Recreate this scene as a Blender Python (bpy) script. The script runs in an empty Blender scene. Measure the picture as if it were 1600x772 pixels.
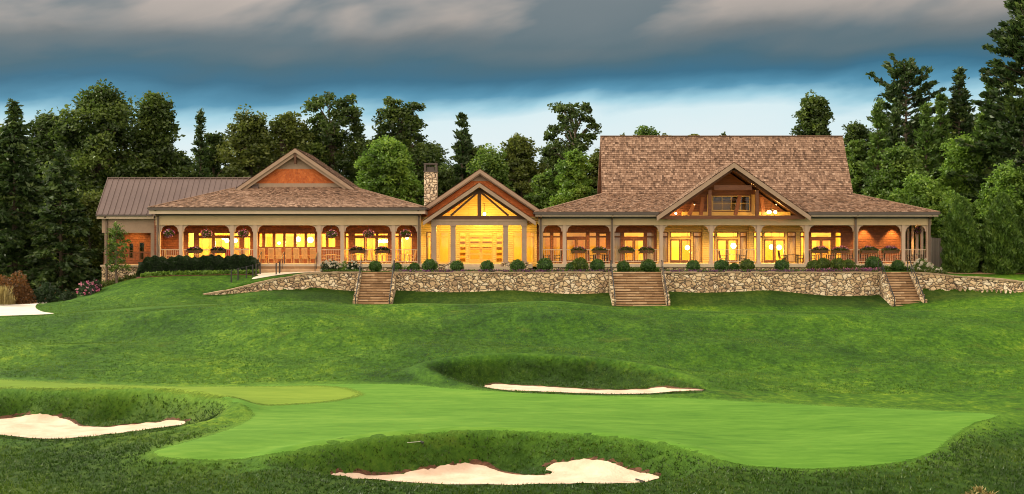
import bpy, math, random
import numpy as np
from mathutils import Vector, Matrix
from mathutils.geometry import delaunay_2d_cdt
RAD = math.radians
random.seed(7)
rng = np.random.default_rng(7)

# ------------------------------------------------------------------ camera
# the porch fronts stand on Y = 0, the deck is z = 0, the camera looks along +Y
FPX, DIST, HORIZ, CZ = 2090.0, 110.0, 372.0, 2.105
scene = bpy.context.scene
COL = scene.collection
cam_d = bpy.data.cameras.new('camera')
cam = bpy.data.objects.new('camera', cam_d)
COL.objects.link(cam)
cam.location = (0, -DIST, CZ)
cam.rotation_euler = (RAD(90), 0, 0)
cam_d.sensor_fit = 'HORIZONTAL'
cam_d.sensor_width = 36.0
cam_d.lens = 36.0 * FPX / 1600.0
cam_d.shift_y = (HORIZ - 386.0) / 1600.0
cam_d.clip_start = 0.5
cam_d.clip_end = 3000
scene.camera = cam

# ------------------------------------------------------------------ exposure
EXPO = 0.66
vs = scene.view_settings
vs.view_transform = 'Standard'
vs.look = 'None'
vs.gamma = 1.0
vs.exposure = EXPO
vs.use_curve_mapping = False
scene.cycles.use_denoising = True
scene.cycles.filter_width = 1.05
scene.cycles.max_bounces = 6
scene.cycles.diffuse_bounces = 3
scene.cycles.glossy_bounces = 2
scene.cycles.transparent_max_bounces = 10
scene.cycles.sample_clamp_indirect = 6.0
scene.cycles.caustics_reflective = False
scene.cycles.caustics_refractive = False


def nd(nt, typ, ins=None, **kw):
    n = nt.nodes.new(typ)
    for k, v in kw.items():
        setattr(n, k, v)
    for k, v in (ins or {}).items():
        if isinstance(v, bpy.types.NodeSocket):
            nt.links.new(v, n.inputs[k])
        else:
            n.inputs[k].default_value = v
    return n


def ramp(nt, fac, stops, interp='LINEAR'):
    n = nt.nodes.new('ShaderNodeValToRGB')
    n.color_ramp.interpolation = interp
    els = n.color_ramp.elements
    while len(els) < len(stops):
        els.new(0.5)
    for e, (p, c) in zip(els, stops):
        e.position = p
        e.color = (c[0], c[1], c[2], 1)
    nt.links.new(fac, n.inputs[0])
    return n.outputs[0]


def mth(nt, op, a, b=None, c=None, clamp=False):
    n = nt.nodes.new('ShaderNodeMath')
    n.operation = op
    n.use_clamp = clamp
    for i, v in enumerate((a, b, c)):
        if v is None:
            continue
        if isinstance(v, bpy.types.NodeSocket):
            nt.links.new(v, n.inputs[i])
        else:
            n.inputs[i].default_value = v
    return n.outputs[0]


def mixc(nt, fac, a, b, blend='MIX'):
    n = nt.nodes.new('ShaderNodeMix')
    n.data_type = 'RGBA'
    n.blend_type = blend
    for sock, v in ((n.inputs[0], fac), (n.inputs[6], a), (n.inputs[7], b)):
        if isinstance(v, bpy.types.NodeSocket):
            nt.links.new(v, sock)
        elif isinstance(v, (int, float)):
            sock.default_value = v
        else:
            sock.default_value = (v[0], v[1], v[2], 1)
    return n.outputs[2]


# ------------------------------------------------------------------ world: evening cloud deck over a Nishita sky
SUN_EL, SUN_AZ = RAD(27), RAD(292)      # azimuth clockwise from +Y: high on the left, a little behind the house
world = bpy.data.worlds.new('World')
scene.world = world
world.use_nodes = True
wt = world.node_tree
wt.nodes.clear()
w_out = wt.nodes.new('ShaderNodeOutputWorld')
w_bg = wt.nodes.new('ShaderNodeBackground')
w_bg.inputs['Strength'].default_value = 0.1
wt.links.new(w_bg.outputs[0], w_out.inputs[0])
sky = wt.nodes.new('ShaderNodeTexSky')
sky.sky_type = 'NISHITA'
sky.sun_disc = False
sky.sun_elevation = SUN_EL
sky.sun_rotation = SUN_AZ
tc = wt.nodes.new('ShaderNodeTexCoord')
sep = nd(wt, 'ShaderNodeSeparateXYZ', {0: tc.outputs['Generated']})
sx, sy, sz = sep.outputs
hor = mth(wt, 'SQRT', mth(wt, 'ADD', mth(wt, 'MULTIPLY', sx, sx), mth(wt, 'MULTIPLY', sy, sy)))
elev = mth(wt, 'DIVIDE', sz, mth(wt, 'MAXIMUM', hor, 0.001))
# horizontal streaks: squash the direction sideways, slant it a little
uu = mth(wt, 'ADD', sx, mth(wt, 'MULTIPLY', elev, -1.2))
vec1 = nd(wt, 'ShaderNodeCombineXYZ', {0: mth(wt, 'MULTIPLY', uu, 3.2), 1: mth(wt, 'MULTIPLY', sy, 3.2), 2: mth(wt, 'MULTIPLY', elev, 8.0)})
n1 = nd(wt, 'ShaderNodeTexNoise', {'Vector': vec1.outputs[0], 'Scale': 1.7, 'Detail': 5.0, 'Roughness': 0.48, 'Distortion': 0.25})
vec2 = nd(wt, 'ShaderNodeCombineXYZ', {0: mth(wt, 'MULTIPLY', uu, 6.5), 1: mth(wt, 'MULTIPLY', sy, 5.0), 2: mth(wt, 'MULTIPLY', elev, 14.0)})
n2 = nd(wt, 'ShaderNodeTexNoise', {'Vector': vec2.outputs[0], 'Scale': 1.6, 'Detail': 5.0, 'Roughness': 0.5, 'Distortion': 0.2})
e2 = mth(wt, 'ADD', elev, mth(wt, 'MULTIPLY', mth(wt, 'SUBTRACT', n1.outputs[0], 0.5), 0.050))
e2 = mth(wt, 'ADD', e2, mth(wt, 'MULTIPLY', mth(wt, 'SUBTRACT', n2.outputs[0], 0.5), 0.026))
e2 = mth(wt, 'ADD', e2, mth(wt, 'MULTIPLY', sx, -0.016))
K = 2 ** (-EXPO)
SKYV = [(0.00, (.58, .70, .74)), (0.066, (.78, .88, .90)), (0.086, (.70, .86, .90)), (0.096, (.36, .64, .76)),
        (0.106, (.085, .29, .44)), (0.120, (.032, .145, .24)), (0.134, (.060, .135, .18)), (0.148, (.17, .19, .195)), (0.162, (.42, .37, .33)),
        (0.195, (.62, .52, .45)), (0.30, (.66, .60, .55)), (0.55, (.88, .82, .75)), (1.0, (1.08, 1.0, .92))]
grad = ramp(wt, mth(wt, 'MINIMUM', e2, 1.0), [(p, tuple(c * K * 0.5 for c in col)) for p, col in SKYV])
# slate patches inside the grey deck
patch = mth(wt, 'MULTIPLY',
            mth(wt, 'SMOOTH_MIN', mth(wt, 'MULTIPLY', mth(wt, 'SUBTRACT', n1.outputs[0], 0.47), 8.0, clamp=True), 0.9, 0.1),
            mth(wt, 'MULTIPLY', mth(wt, 'SUBTRACT', 0.30, elev), 9.0, clamp=True))
patch = mth(wt, 'MULTIPLY', patch, mth(wt, 'MULTIPLY', mth(wt, 'SUBTRACT', elev, 0.125), 60.0, clamp=True))
grad = mixc(wt, mth(wt, 'MULTIPLY', patch, 0.92), grad, tuple(c * K * 0.5 for c in (.095, .155, .185)))
cloud = wt.nodes.new('ShaderNodeVectorMath')
cloud.operation = 'SCALE'
wt.links.new(grad, cloud.inputs[0])
cloud.inputs['Scale'].default_value = 20.0
# warm fill added to the sky behind the camera to brighten the facade
glow = mth(wt, 'MULTIPLY', mth(wt, 'MULTIPLY', sy, -1.0, clamp=True), mth(wt, 'MULTIPLY', mth(wt, 'ADD', sz, 0.02), 12.0, clamp=True))
front_fill_col = mixc(wt, glow, (0, 0, 0), (16.5, 12.9, 9.2))
lit = mixc(wt, 1.0, cloud.outputs[0], front_fill_col, 'ADD')
mixed = mixc(wt, 0.96, sky.outputs[0], lit)
wt.links.new(mixed, w_bg.inputs['Color'])

sun_d = bpy.data.lights.new('sun', 'SUN')
sun_d.energy = 4.2
sun_d.angle = RAD(18)
sun_d.color = (1.0, 0.90, 0.70)
sun = bpy.data.objects.new('sun', sun_d)
COL.objects.link(sun)
sun.location = (0, 0, 60)
sdir = Vector((math.sin(SUN_AZ) * math.cos(SUN_EL), math.cos(SUN_AZ) * math.cos(SUN_EL), math.sin(SUN_EL)))
sun.rotation_euler = sdir.to_track_quat('Z', 'Y').to_euler()


# ------------------------------------------------------------------ measuring helpers (photo pixel + depth -> metres)
def X(px, Y=0.0):
    return (px - 800.0) * (Y + DIST) / FPX


def Z(py, Y=0.0):
    return CZ + (HORIZ - py) * (Y + DIST) / FPX


def wloc(o):
    v = Vector((0, 0, 0))
    while o is not None:
        v += o.location
        o = o.parent
    return v


def tag(o, label=None, cat=None, group=None, kind=None):
    if label:
        o['label'] = label
    if cat:
        o['category'] = cat
    if group:
        o['group'] = group
    if kind:
        o['kind'] = kind
    return o


def thing(name, loc, label=None, cat=None, group=None):
    o = bpy.data.objects.new(name, None)
    o.empty_display_size = 0.3
    COL.objects.link(o)
    o.location = loc
    return tag(o, label, cat, group)


def copy_tree(o, parent=None):
    c = o.copy()
    COL.objects.link(c)
    c.parent = parent
    for ch in list(o.children):
        copy_tree(ch, c)
    return c


class MB:
    """collects shapes; build() links them as one mesh object"""

    def __init__(s):
        s.v, s.f, s.t = [], [], []

    def add(s, vs, fs, t=0.5):
        n = len(s.v)
        s.v += [tuple(p) for p in vs]
        s.f += [tuple(i + n for i in f) for f in fs]
        s.t += [t] * len(fs)
        return s

    def box(s, x0, x1, y0, y1, z0, z1, t=0.5):
        vs = [(x0, y0, z0), (x1, y0, z0), (x1, y1, z0), (x0, y1, z0), (x0, y0, z1), (x1, y0, z1), (x1, y1, z1), (x0, y1, z1)]
        return s.add(vs, [(3, 2, 1, 0), (4, 5, 6, 7), (0, 1, 5, 4), (1, 2, 6, 5), (2, 3, 7, 6), (3, 0, 4, 7)], t)

    def beam(s, p, q, w, h, up=(0, 0, 1), t=0.5):
        p, q = Vector(p), Vector(q)
        d = (q - p).normalized()
        side = d.cross(Vector(up))
        if side.length < 1e-4:
            side = d.cross(Vector((0, 1, 0)))
        side.normalize()
        u = side.cross(d).normalized()
        a, b = side * (w / 2), u * (h / 2)
        vs = [p - a - b, p + a - b, p + a + b, p - a + b, q - a - b, q + a - b, q + a + b, q - a + b]
        return s.add(vs, [(0, 1, 2, 3), (7, 6, 5, 4), (0, 4, 5, 1), (1, 5, 6, 2), (2, 6, 7, 3), (3, 7, 4, 0)], t)

    def tube(s, pts, rad, n=6, t=0.5):
        pts = [Vector(p) for p in pts]
        if not isinstance(rad, (list, tuple)):
            rad = [rad] * len(pts)
        base = len(s.v)
        prev = None
        for i, p in enumerate(pts):
            d = (pts[min(i + 1, len(pts) - 1)] - pts[max(i - 1, 0)]).normalized()
            if prev is None:
                a = d.cross(Vector((0, 0, 1)))
                if a.length < 1e-3:
                    a = d.cross(Vector((1, 0, 0)))
            else:
                a = prev - d * prev.dot(d)
            a.normalize()
            prev = a
            b = d.cross(a)
            for k in range(n):
                th = 2 * math.pi * k / n
                s.v.append(tuple(p + (a * math.cos(th) + b * math.sin(th)) * rad[i]))
        for i in range(len(pts) - 1):
            for k in range(n):
                k2 = (k + 1) % n
                s.f.append((base + i * n + k, base + i * n + k2, base + (i + 1) * n + k2, base + (i + 1) * n + k))
                s.t.append(t)
        s.f.append(tuple(base + k for k in range(n))[::-1])
        s.f.append(tuple(base + (len(pts) - 1) * n + k for k in range(n)))
        s.t += [t, t]
        return s

    def prism(s, poly, y0, y1, t=0.5):
        n = len(poly)
        vs = [(x, y0, z) for x, z in poly] + [(x, y1, z) for x, z in poly]
        fs = [tuple(range(n)), tuple(range(2 * n - 1, n - 1, -1))]
        for i in range(n):
            j = (i + 1) % n
            fs.append((i, i + n, j + n, j))
        return s.add(vs, fs, t)

    def lathe(s, prof, c=(0, 0, 0), n=12, t=0.5):
        vs, fs = [], []
        for r, z in prof:
            for k in range(n):
                th = 2 * math.pi * k / n
                vs.append((c[0] + r * math.cos(th), c[1] + r * math.sin(th), c[2] + z))
        for i in range(len(prof) - 1):
            for k in range(n):
                k2 = (k + 1) % n
                fs.append((i * n + k, i * n + k2, (i + 1) * n + k2, (i + 1) * n + k))
        fs.append(tuple(range(n))[::-1])
        fs.append(tuple((len(prof) - 1) * n + k for k in range(n)))
        return s.add(vs, fs, t)

    def ball(s, c, r, n=10, t=0.5, sz=1.0):
        prof = [(max(0.002, r * math.sin(math.pi * i / n)), -sz * r * math.cos(math.pi * i / n)) for i in range(n + 1)]
        return s.lathe(prof, c, n + 2, t)

    def build(s, name, mat, parent=None, loc=(0, 0, 0), smooth=False, local=False):
        m = bpy.data.meshes.new(name)
        off = Vector((0, 0, 0)) if local else (wloc(parent) if parent else Vector(loc))
        m.from_pydata([(x - off.x, y - off.y, z - off.z) for x, y, z in s.v], [], s.f)
        at = m.attributes.new('tint', 'FLOAT', 'FACE')
        at.data.foreach_set('value', np.array(s.t, dtype=np.float32))
        if smooth:
            m.polygons.foreach_set('use_smooth', [True] * len(m.polygons))
        m.materials.append(mat)
        m.update()
        o = bpy.data.objects.new(name, m)
        COL.objects.link(o)
        if parent:
            o.parent = parent
        else:
            o.location = loc
        return o


def np_mesh(name, V, Q, T, mat, parent=None, loc=(0, 0, 0), smooth=False, link=True):
    """mesh from numpy arrays: V (n,3), Q (m,k) faces, T (m,) tint"""
    m = bpy.data.meshes.new(name)
    V = np.asarray(V, dtype=np.float32)
    Q = np.asarray(Q, dtype=np.int32)
    k = Q.shape[1]
    m.vertices.add(len(V))
    m.vertices.foreach_set('co', V.ravel())
    m.loops.add(Q.size)
    m.loops.foreach_set('vertex_index', Q.ravel())
    m.polygons.add(len(Q))
    m.polygons.foreach_set('loop_start', np.arange(0, Q.size, k, dtype=np.int32))
    if T is not None:
        at = m.attributes.new('tint', 'FLOAT', 'FACE')
        at.data.foreach_set('value', np.asarray(T, dtype=np.float32))
    if smooth:
        m.polygons.foreach_set('use_smooth', np.ones(len(Q), dtype=bool))
    m.update(calc_edges=True)
    m.materials.append(mat)
    o = bpy.data.objects.new(name, m)
    if link:
        COL.objects.link(o)
    if parent:
        o.parent = parent
    else:
        o.location = loc
    return o


# ------------------------------------------------------------------ materials
def pmat(name, stops, scale=3.0, rough=0.8, bump=0.0, bscale=None, use_tint=0.0, stretch=(1, 1, 1), spec=0.3, metal=0.0, detail=4.0):
    """principled material whose colour runs through stops by noise (and by the per-face tint)"""
    m = bpy.data.materials.new(name)
    m.use_nodes = True
    nt = m.node_tree
    b = nt.nodes['Principled BSDF']
    t = nt.nodes.new('ShaderNodeTexCoord')
    mp = nd(nt, 'ShaderNodeMapping', {'Vector': t.outputs['Object'], 'Scale': stretch})
    n = nd(nt, 'ShaderNodeTexNoise', {'Vector': mp.outputs[0], 'Scale': scale, 'Detail': detail, 'Roughness': 0.6})
    fac = mth(nt, 'ADD', mth(nt, 'MULTIPLY', mth(nt, 'SUBTRACT', n.outputs[0], 0.5), 1.8), 0.5, clamp=True)
    if use_tint:
        a = nd(nt, 'ShaderNodeAttribute', attribute_name='tint')
        fac = mth(nt, 'ADD', mth(nt, 'MULTIPLY', a.outputs['Fac'], use_tint), mth(nt, 'MULTIPLY', fac, 1 - use_tint))
    k = len(stops) - 1
    c = ramp(nt, fac, [(i / max(k, 1), s) for i, s in enumerate(stops)])
    nt.links.new(c, b.inputs['Base Color'])
    b.inputs['Roughness'].default_value = rough
    b.inputs['Specular IOR Level'].default_value = spec
    b.inputs['Metallic'].default_value = metal
    if bump:
        n2 = nd(nt, 'ShaderNodeTexNoise', {'Vector': mp.outputs[0], 'Scale': bscale or scale * 4, 'Detail': 5.0})
        bp = nd(nt, 'ShaderNodeBump', {'Height': n2.outputs[0], 'Strength': bump, 'Distance': 0.05})
        nt.links.new(bp.outputs[0], b.inputs['Normal'])
    return m


def leafmat(name, dark, mid, light, trans=0.42):
    m = bpy.data.materials.new(name)
    m.use_nodes = True
    nt = m.node_tree
    nt.nodes.clear()
    out = nt.nodes.new('ShaderNodeOutputMaterial')
    a = nd(nt, 'ShaderNodeAttribute', attribute_name='tint')
    c = ramp(nt, a.outputs['Fac'], [(0.0, dark), (0.5, mid), (1.0, light)])
    df = nd(nt, 'ShaderNodeBsdfDiffuse', {'Color': c})
    tr = nd(nt, 'ShaderNodeBsdfTranslucent', {'Color': c})
    mx = nd(nt, 'ShaderNodeMixShader', {0: trans, 1: df.outputs[0], 2: tr.outputs[0]})
    gl = nd(nt, 'ShaderNodeBsdfGlossy', {'Roughness': 0.5, 'Color': (.8, .85, .8, 1)})
    mx2 = nd(nt, 'ShaderNodeMixShader', {0: 0.03, 1: mx.outputs[0], 2: gl.outputs[0]})
    nt.links.new(mx2.outputs[0], out.inputs[0])
    return m


def emis(name, col, strength):
    m = bpy.data.materials.new(name)
    m.use_nodes = True
    nt = m.node_tree
    nt.nodes.clear()
    out = nt.nodes.new('ShaderNodeOutputMaterial')
    e = nd(nt, 'ShaderNodeEmission', {'Color': (*col, 1), 'Strength': strength})
    nt.links.new(e.outputs[0], out.inputs[0])
    return m


def stone_mat(name, scale=1.0, pale=0.0):
    m = bpy.data.materials.new(name)
    m.use_nodes = True
    nt = m.node_tree
    b = nt.nodes['Principled BSDF']
    t = nt.nodes.new('ShaderNodeTexCoord')
    nz = nd(nt, 'ShaderNodeTexNoise', {'Vector': t.outputs['Object'], 'Scale': 2.2, 'Detail': 2.0})
    off = nt.nodes.new('ShaderNodeVectorMath')
    off.operation = 'MULTIPLY_ADD'
    nt.links.new(nz.outputs[1], off.inputs[0])
    off.inputs[1].default_value = (.5, .5, .5)
    nt.links.new(t.outputs['Object'], off.inputs[2])
    mp = nd(nt, 'ShaderNodeMapping', {'Vector': off.outputs[0], 'Scale': (2.3 * scale, 2.3 * scale, 3.3 * scale)})
    v1 = nd(nt, 'ShaderNodeTexVoronoi', {'Vector': mp.outputs[0], 'Scale': 1.0, 'Randomness': 0.95})
    v2 = nd(nt, 'ShaderNodeTexVoronoi', {'Vector': mp.outputs[0], 'Scale': 1.0, 'Randomness': 0.95}, feature='DISTANCE_TO_EDGE')
    sepc = nd(nt, 'ShaderNodeSeparateColor', {0: v1.outputs['Color']})
    c = ramp(nt, sepc.outputs[0], [(0, (.26, .155, .075)), (.2, (.44, .28, .14)), (.5, (.62, .45, .25)), (.75, (.72, .56, .35)), (1, (.78, .67, .50))])
    c = mixc(nt, pale, c, (.74, .66, .52))
    n3 = nd(nt, 'ShaderNodeTexNoise', {'Vector': t.outputs['Object'], 'Scale': 9.0, 'Detail': 4.0})
    c = mixc(nt, 0.35, c, ramp(nt, n3.outputs[0], [(0.3, (.45, .42, .38)), (.7, (1.25, 1.2, 1.12))]), 'MULTIPLY')
    jm = mth(nt, 'MULTIPLY', mth(nt, 'SUBTRACT', v2.outputs['Distance'], 0.02), 13.0, clamp=True)
    c = mixc(nt, jm, (.060, .042, .028), c)
    nt.links.new(c, b.inputs['Base Color'])
    b.inputs['Roughness'].default_value = 0.9
    hgt = mth(nt, 'ADD', mth(nt, 'MINIMUM', mth(nt, 'MULTIPLY', v2.outputs['Distance'], 5.0), 1.0), mth(nt, 'MULTIPLY', n3.outputs[0], 0.25))
    bp = nd(nt, 'ShaderNodeBump', {'Height': hgt, 'Strength': 1.0, 'Distance': 0.07})
    nt.links.new(bp.outputs[0], b.inputs['Normal'])
    return m


def siding_mat(name, stops, rows=5.5, cols=3.0, line=0.35, rough=.7):
    """coursed wall shingles / lap boards as a brick pattern with relief"""
    m = bpy.data.materials.new(name)
    m.use_nodes = True
    nt = m.node_tree
    b = nt.nodes['Principled BSDF']
    t = nt.nodes.new('ShaderNodeTexCoord')
    s = nd(nt, 'ShaderNodeSeparateXYZ', {0: t.outputs['Object']})
    cv = nd(nt, 'ShaderNodeCombineXYZ', {0: mth(nt, 'ADD', s.outputs[0], s.outputs[1]), 1: s.outputs[2], 2: 0.0})
    br = nd(nt, 'ShaderNodeTexBrick', {'Vector': cv.outputs[0], 'Scale': 1.0, 'Mortar Size': 0.012, 'Mortar Smooth': 0.2, 'Bias': 0.0,
                                       'Brick Width': 1.0 / cols, 'Row Height': 1.0 / rows,
                                       'Color1': (0, 0, 0, 1), 'Color2': (1, 1, 1, 1), 'Mortar': (.5, .5, .5, 1)})
    n = nd(nt, 'ShaderNodeTexNoise', {'Vector': t.outputs['Object'], 'Scale': 3.0, 'Detail': 4.0})
    f = mth(nt, 'ADD', mth(nt, 'MULTIPLY', nd(nt, 'ShaderNodeSeparateColor', {0: br.outputs[0]}).outputs[0], 0.55), mth(nt, 'MULTIPLY', n.outputs[0], 0.45))
    k = len(stops) - 1
    c = ramp(nt, f, [(i / k, q) for i, q in enumerate(stops)])
    c = mixc(nt, mth(nt, 'MULTIPLY', br.outputs['Fac'], line), c, (.03, .015, .008))
    nt.links.new(c, b.inputs['Base Color'])
    b.inputs['Roughness'].default_value = rough
    saw = mth(nt, 'FRACT', mth(nt, 'MULTIPLY', s.outputs[2], rows))
    bp = nd(nt, 'ShaderNodeBump', {'Height': mth(nt, 'SUBTRACT', mth(nt, 'MULTIPLY', saw, -1.0), br.outputs['Fac']), 'Strength': 0.7, 'Distance': 0.03})
    nt.links.new(bp.outputs[0], b.inputs['Normal'])
    return m


def glass_mat(name, refl=0.035):
    m = bpy.data.materials.new(name)
    m.use_nodes = True
    nt = m.node_tree
    nt.nodes.clear()
    out = nt.nodes.new('ShaderNodeOutputMaterial')
    a = nd(nt, 'ShaderNodeBsdfTransparent', {'Color': (.96, .95, .93, 1)})
    g = nd(nt, 'ShaderNodeBsdfGlossy', {'Roughness': 0.03})
    x = nd(nt, 'ShaderNodeMixShader', {0: refl, 1: a.outputs[0], 2: g.outputs[0]})
    nt.links.new(x.outputs[0], out.inputs[0])
    return m


M = {}
M['trim'] = pmat('taupe_trim', [(.26, .18, .125), (.33, .235, .165)], 2.0, .6, .1)
M['beam'] = pmat('tan_beam_paint', [(.44, .325, .185), (.52, .39, .23)], 1.5, .6, .1)
M['post'] = pmat('porch_post_paint', [(.40, .29, .21), (.47, .35, .26)], 2.0, .6, .1)
M['fascia'] = pmat('pale_fascia', [(.42, .33, .24), (.5, .4, .3)], 2.0, .6)
M['gutter'] = pmat('dark_gutter', [(.055, .042, .035), (.075, .058, .048)], 2.0, .45, spec=.4)
M['spout'] = pmat('brown_downspout', [(.10, .07, .05), (.13, .095, .07)], 2.0, .5)
M['shake'] = pmat('cedar_shake', [(.070, .041, .027), (.195, .118, .078), (.345, .218, .147), (.49, .34, .245)], 2.5, .85, .3, 22, use_tint=.72, stretch=(1, 1, 1))
M['under'] = pmat('roof_underlay', [(.05, .034, .026), (.07, .05, .04)], 3, .9)
M['metal'] = pmat('brown_metal_roof', [(.135, .095, .085), (.18, .128, .112)], .6, .42, spec=.5)
M['redshake'] = pmat('red_cedar_shingle', [(.30, .068, .018), (.46, .12, .03), (.58, .18, .05)], 2.0, .8, .25, 20, use_tint=.6)
M['redwall'] = siding_mat('red_shingle_wall', [(.13, .036, .014), (.20, .060, .020), (.26, .085, .03)], 5.0, 5.0)
M['tanwall'] = siding_mat('tan_lap_siding', [(.56, .40, .12), (.64, .46, .16)], 5.5, .4)
M['darkwood'] = pmat('dark_timber', [(.06, .025, .012), (.105, .045, .02)], 2.0, .6, .3, 12, stretch=(1, 1, 4))
M['redwood'] = pmat('red_brown_timber', [(.16, .055, .022), (.23, .085, .034)], 2.0, .6, .3, 12, stretch=(1, 1, 4))
M['truss'] = pmat('stained_timber', [(.085, .030, .013), (.15, .055, .022)], 2.0, .6, .3, 12, stretch=(1, 1, 4))
M['plank'] = siding_mat('ceiling_planks', [(.28, .13, .05), (.36, .18, .07)], 8.0, .3)
M['ceil'] = pmat('porch_ceiling_boards', [(.12, .045, .02), (.16, .065, .03)], 2, .7)
M['frame'] = pmat('window_frame_wood', [(.12, .05, .022), (.17, .075, .033)], 2, .5)
M['frame2'] = pmat('golden_door_wood', [(.52, .33, .09), (.6, .39, .12)], 2, .5)
M['inwall'] = pmat('warm_plaster', [(.62, .44, .13), (.68, .50, .16)], 1.0, .9)
M['inwood'] = pmat('interior_panel', [(.46, .24, .06), (.54, .30, .085)], 1.0, .7)
M['infloor'] = pmat('interior_floor', [(.22, .12, .05), (.3, .17, .08)], 1.0, .5)
M['glass'] = glass_mat('window_glass')
M['darkglass'] = glass_mat('dim_window_glass', .018)
M['deck'] = pmat('pale_deck_stone', [(.40, .32, .22), (.52, .42, .3)], 2, .8, .2)
M['stone'] = stone_mat('field_stone', 1.22, .14)
M['stone_pale'] = stone_mat('pale_chimney_stone', 1.25, .5)
M['cap'] = pmat('stone_coping', [(.22, .15, .09), (.42, .32, .2)], 2.2, .9, .6, 12)
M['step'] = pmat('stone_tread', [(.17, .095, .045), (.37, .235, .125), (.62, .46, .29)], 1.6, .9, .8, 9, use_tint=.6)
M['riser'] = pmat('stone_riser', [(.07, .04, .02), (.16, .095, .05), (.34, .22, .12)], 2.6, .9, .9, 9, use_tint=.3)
M['iron'] = pmat('black_iron', [(.012, .012, .013), (.02, .02, .021)], 3, .4, spec=.5)
M['rail'] = pmat('pale_porch_rail', [(.44, .34, .22), (.52, .41, .28)], 2, .5)
M['bark'] = pmat('tree_bark', [(.05, .038, .028), (.11, .085, .06), (.16, .13, .10)], 2.0, .95, .6, 12, stretch=(3, 3, .6))
M['chair'] = pmat('honey_wood', [(.52, .30, .10), (.62, .38, .14)], 3, .5)
M['wicker'] = pmat('dark_wicker', [(.030, .018, .012), (.05, .03, .02)], 12, .6, .4)
M['gablewall'] = siding_mat('brown_gable_boards', [(.085, .028, .012), (.14, .046, .018), (.18, .062, .024)], 5.0, .4)
M['redcloth'] = pmat('red_cushion', [(.42, .03, .015), (.5, .05, .02)], 3, .8)
M['terracotta'] = pmat('basket_coir', [(.10, .05, .02), (.17, .09, .04)], 8, .9, .6)
M['box'] = pmat('planter_wood', [(.10, .045, .02), (.14, .065, .03)], 4, .7)
M['fence'] = pmat('weathered_board', [(.16, .14, .115), (.24, .21, .175), (.30, .265, .225)], 1.5, .9, .3, use_tint=.6, stretch=(1, 1, .3))
M['path'] = pmat('pale_concrete', [(.56, .50, .42), (.66, .60, .52)], .8, .9, .2)
M['mulch'] = pmat('bark_mulch', [(.05, .018, .010), (.10, .040, .022), (.16, .07, .04)], 6, .95, .8, 20)
M['dirt'] = pmat('red_dirt_edge', [(.030, .014, .007), (.085, .036, .017), (.16, .075, .036)], 5, .95, .8, 20)
M['white'] = pmat('white_rake_handle', [(.6, .58, .54), (.7, .68, .64)], 5, .5)
M['curtain'] = pmat('cream_curtain', [(.7, .6, .42), (.76, .66, .48)], 2, .9)
M['bulb'] = emis('lamp_glow', (1.0, .66, .20), 22.0)
M['bulb2'] = emis('downlight_glow', (1.0, .62, .18), 9.0)
# foliage
M['l_dark'] = leafmat('leaves_dark', (0.02, 0.039, 0.009), (0.052, 0.092, 0.015), (0.129, 0.184, 0.029))
M['l_mid'] = leafmat('leaves_mid', (0.034, 0.071, 0.011), (0.083, 0.16, 0.02), (0.185, 0.276, 0.04))
M['l_bright'] = leafmat('leaves_bright', (0.051, 0.109, 0.014), (0.124, 0.236, 0.026), (0.243, 0.375, 0.047))
M['l_olive'] = leafmat('leaves_olive', (0.034, 0.051, 0.01), (0.085, 0.119, 0.019), (0.176, 0.208, 0.034))
M['n_dark'] = leafmat('needles_dark', (0.015, 0.031, 0.01), (0.038, 0.074, 0.017), (0.103, 0.154, 0.03), .35)
M['n_mid'] = leafmat('needles_mid', (0.033, 0.068, 0.013), (0.076, 0.147, 0.022), (0.168, 0.256, 0.039), .25)
M['box_leaf2'] = leafmat('yellowish_boxwood_leaves', (.04, .075, .008), (.09, .145, .016), (.17, .24, .03))
M['box_leaf'] = leafmat('boxwood_leaves', (0.028, 0.07, 0.013), (0.064, 0.147, 0.023), (0.134, 0.25, 0.041))
M['hedge_leaf'] = leafmat('hedge_leaves', (.010, .022, .008), (.020, .046, .012), (.042, .082, .02))
M['rust'] = leafmat('rust_leaves', (.07, .035, .012), (.15, .065, .018), (.24, .11, .03))
M['straw'] = leafmat('straw_blades', (.16, .12, .035), (.28, .22, .07), (.42, .35, .15))
M['purple'] = leafmat('purple_blooms', (.06, .012, .06), (.17, .045, .17), (.36, .14, .32))
M['pink'] = leafmat('pink_blooms', (.40, .06, .16), (.60, .18, .30), (.75, .45, .5))
M['whitebloom'] = leafmat('white_blooms', (.5, .46, .34), (.66, .62, .5), (.78, .75, .66))
M['petunia'] = leafmat('mixed_blooms', (.14, .03, .14), (.42, .10, .30), (.70, .45, .5))
M['blade'] = leafmat('rough_grass_blades', (.012, .036, .002), (.029, .072, .004), (.085, .145, .010), .35)
M['hillblade'] = leafmat('hill_grass_blades', (.024, .074, .003), (.056, .128, .006), (.135, .22, .014), .35)
# ================================================================== TERRAIN
def tps_fit(pts):
    P = np.array([(p[0] / 40.0, p[1] / 40.0) for p in pts])
    z = np.array([p[2] for p in pts])
    n = len(P)
    r2 = ((P[:, None] - P[None]) ** 2).sum(-1)
    K_ = np.where(r2 > 0, r2 * np.log(np.maximum(r2, 1e-12)), 0) + np.eye(n) * 0.0002
    A = np.zeros((n + 3, n + 3))
    A[:n, :n] = K_
    A[:n, n] = 1
    A[:n, n + 1:] = P
    A[n, :n] = 1
    A[n + 1:, :n] = P.T
    sol = np.linalg.solve(A, np.concatenate([z, [0, 0, 0]]))
    return P, sol


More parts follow.
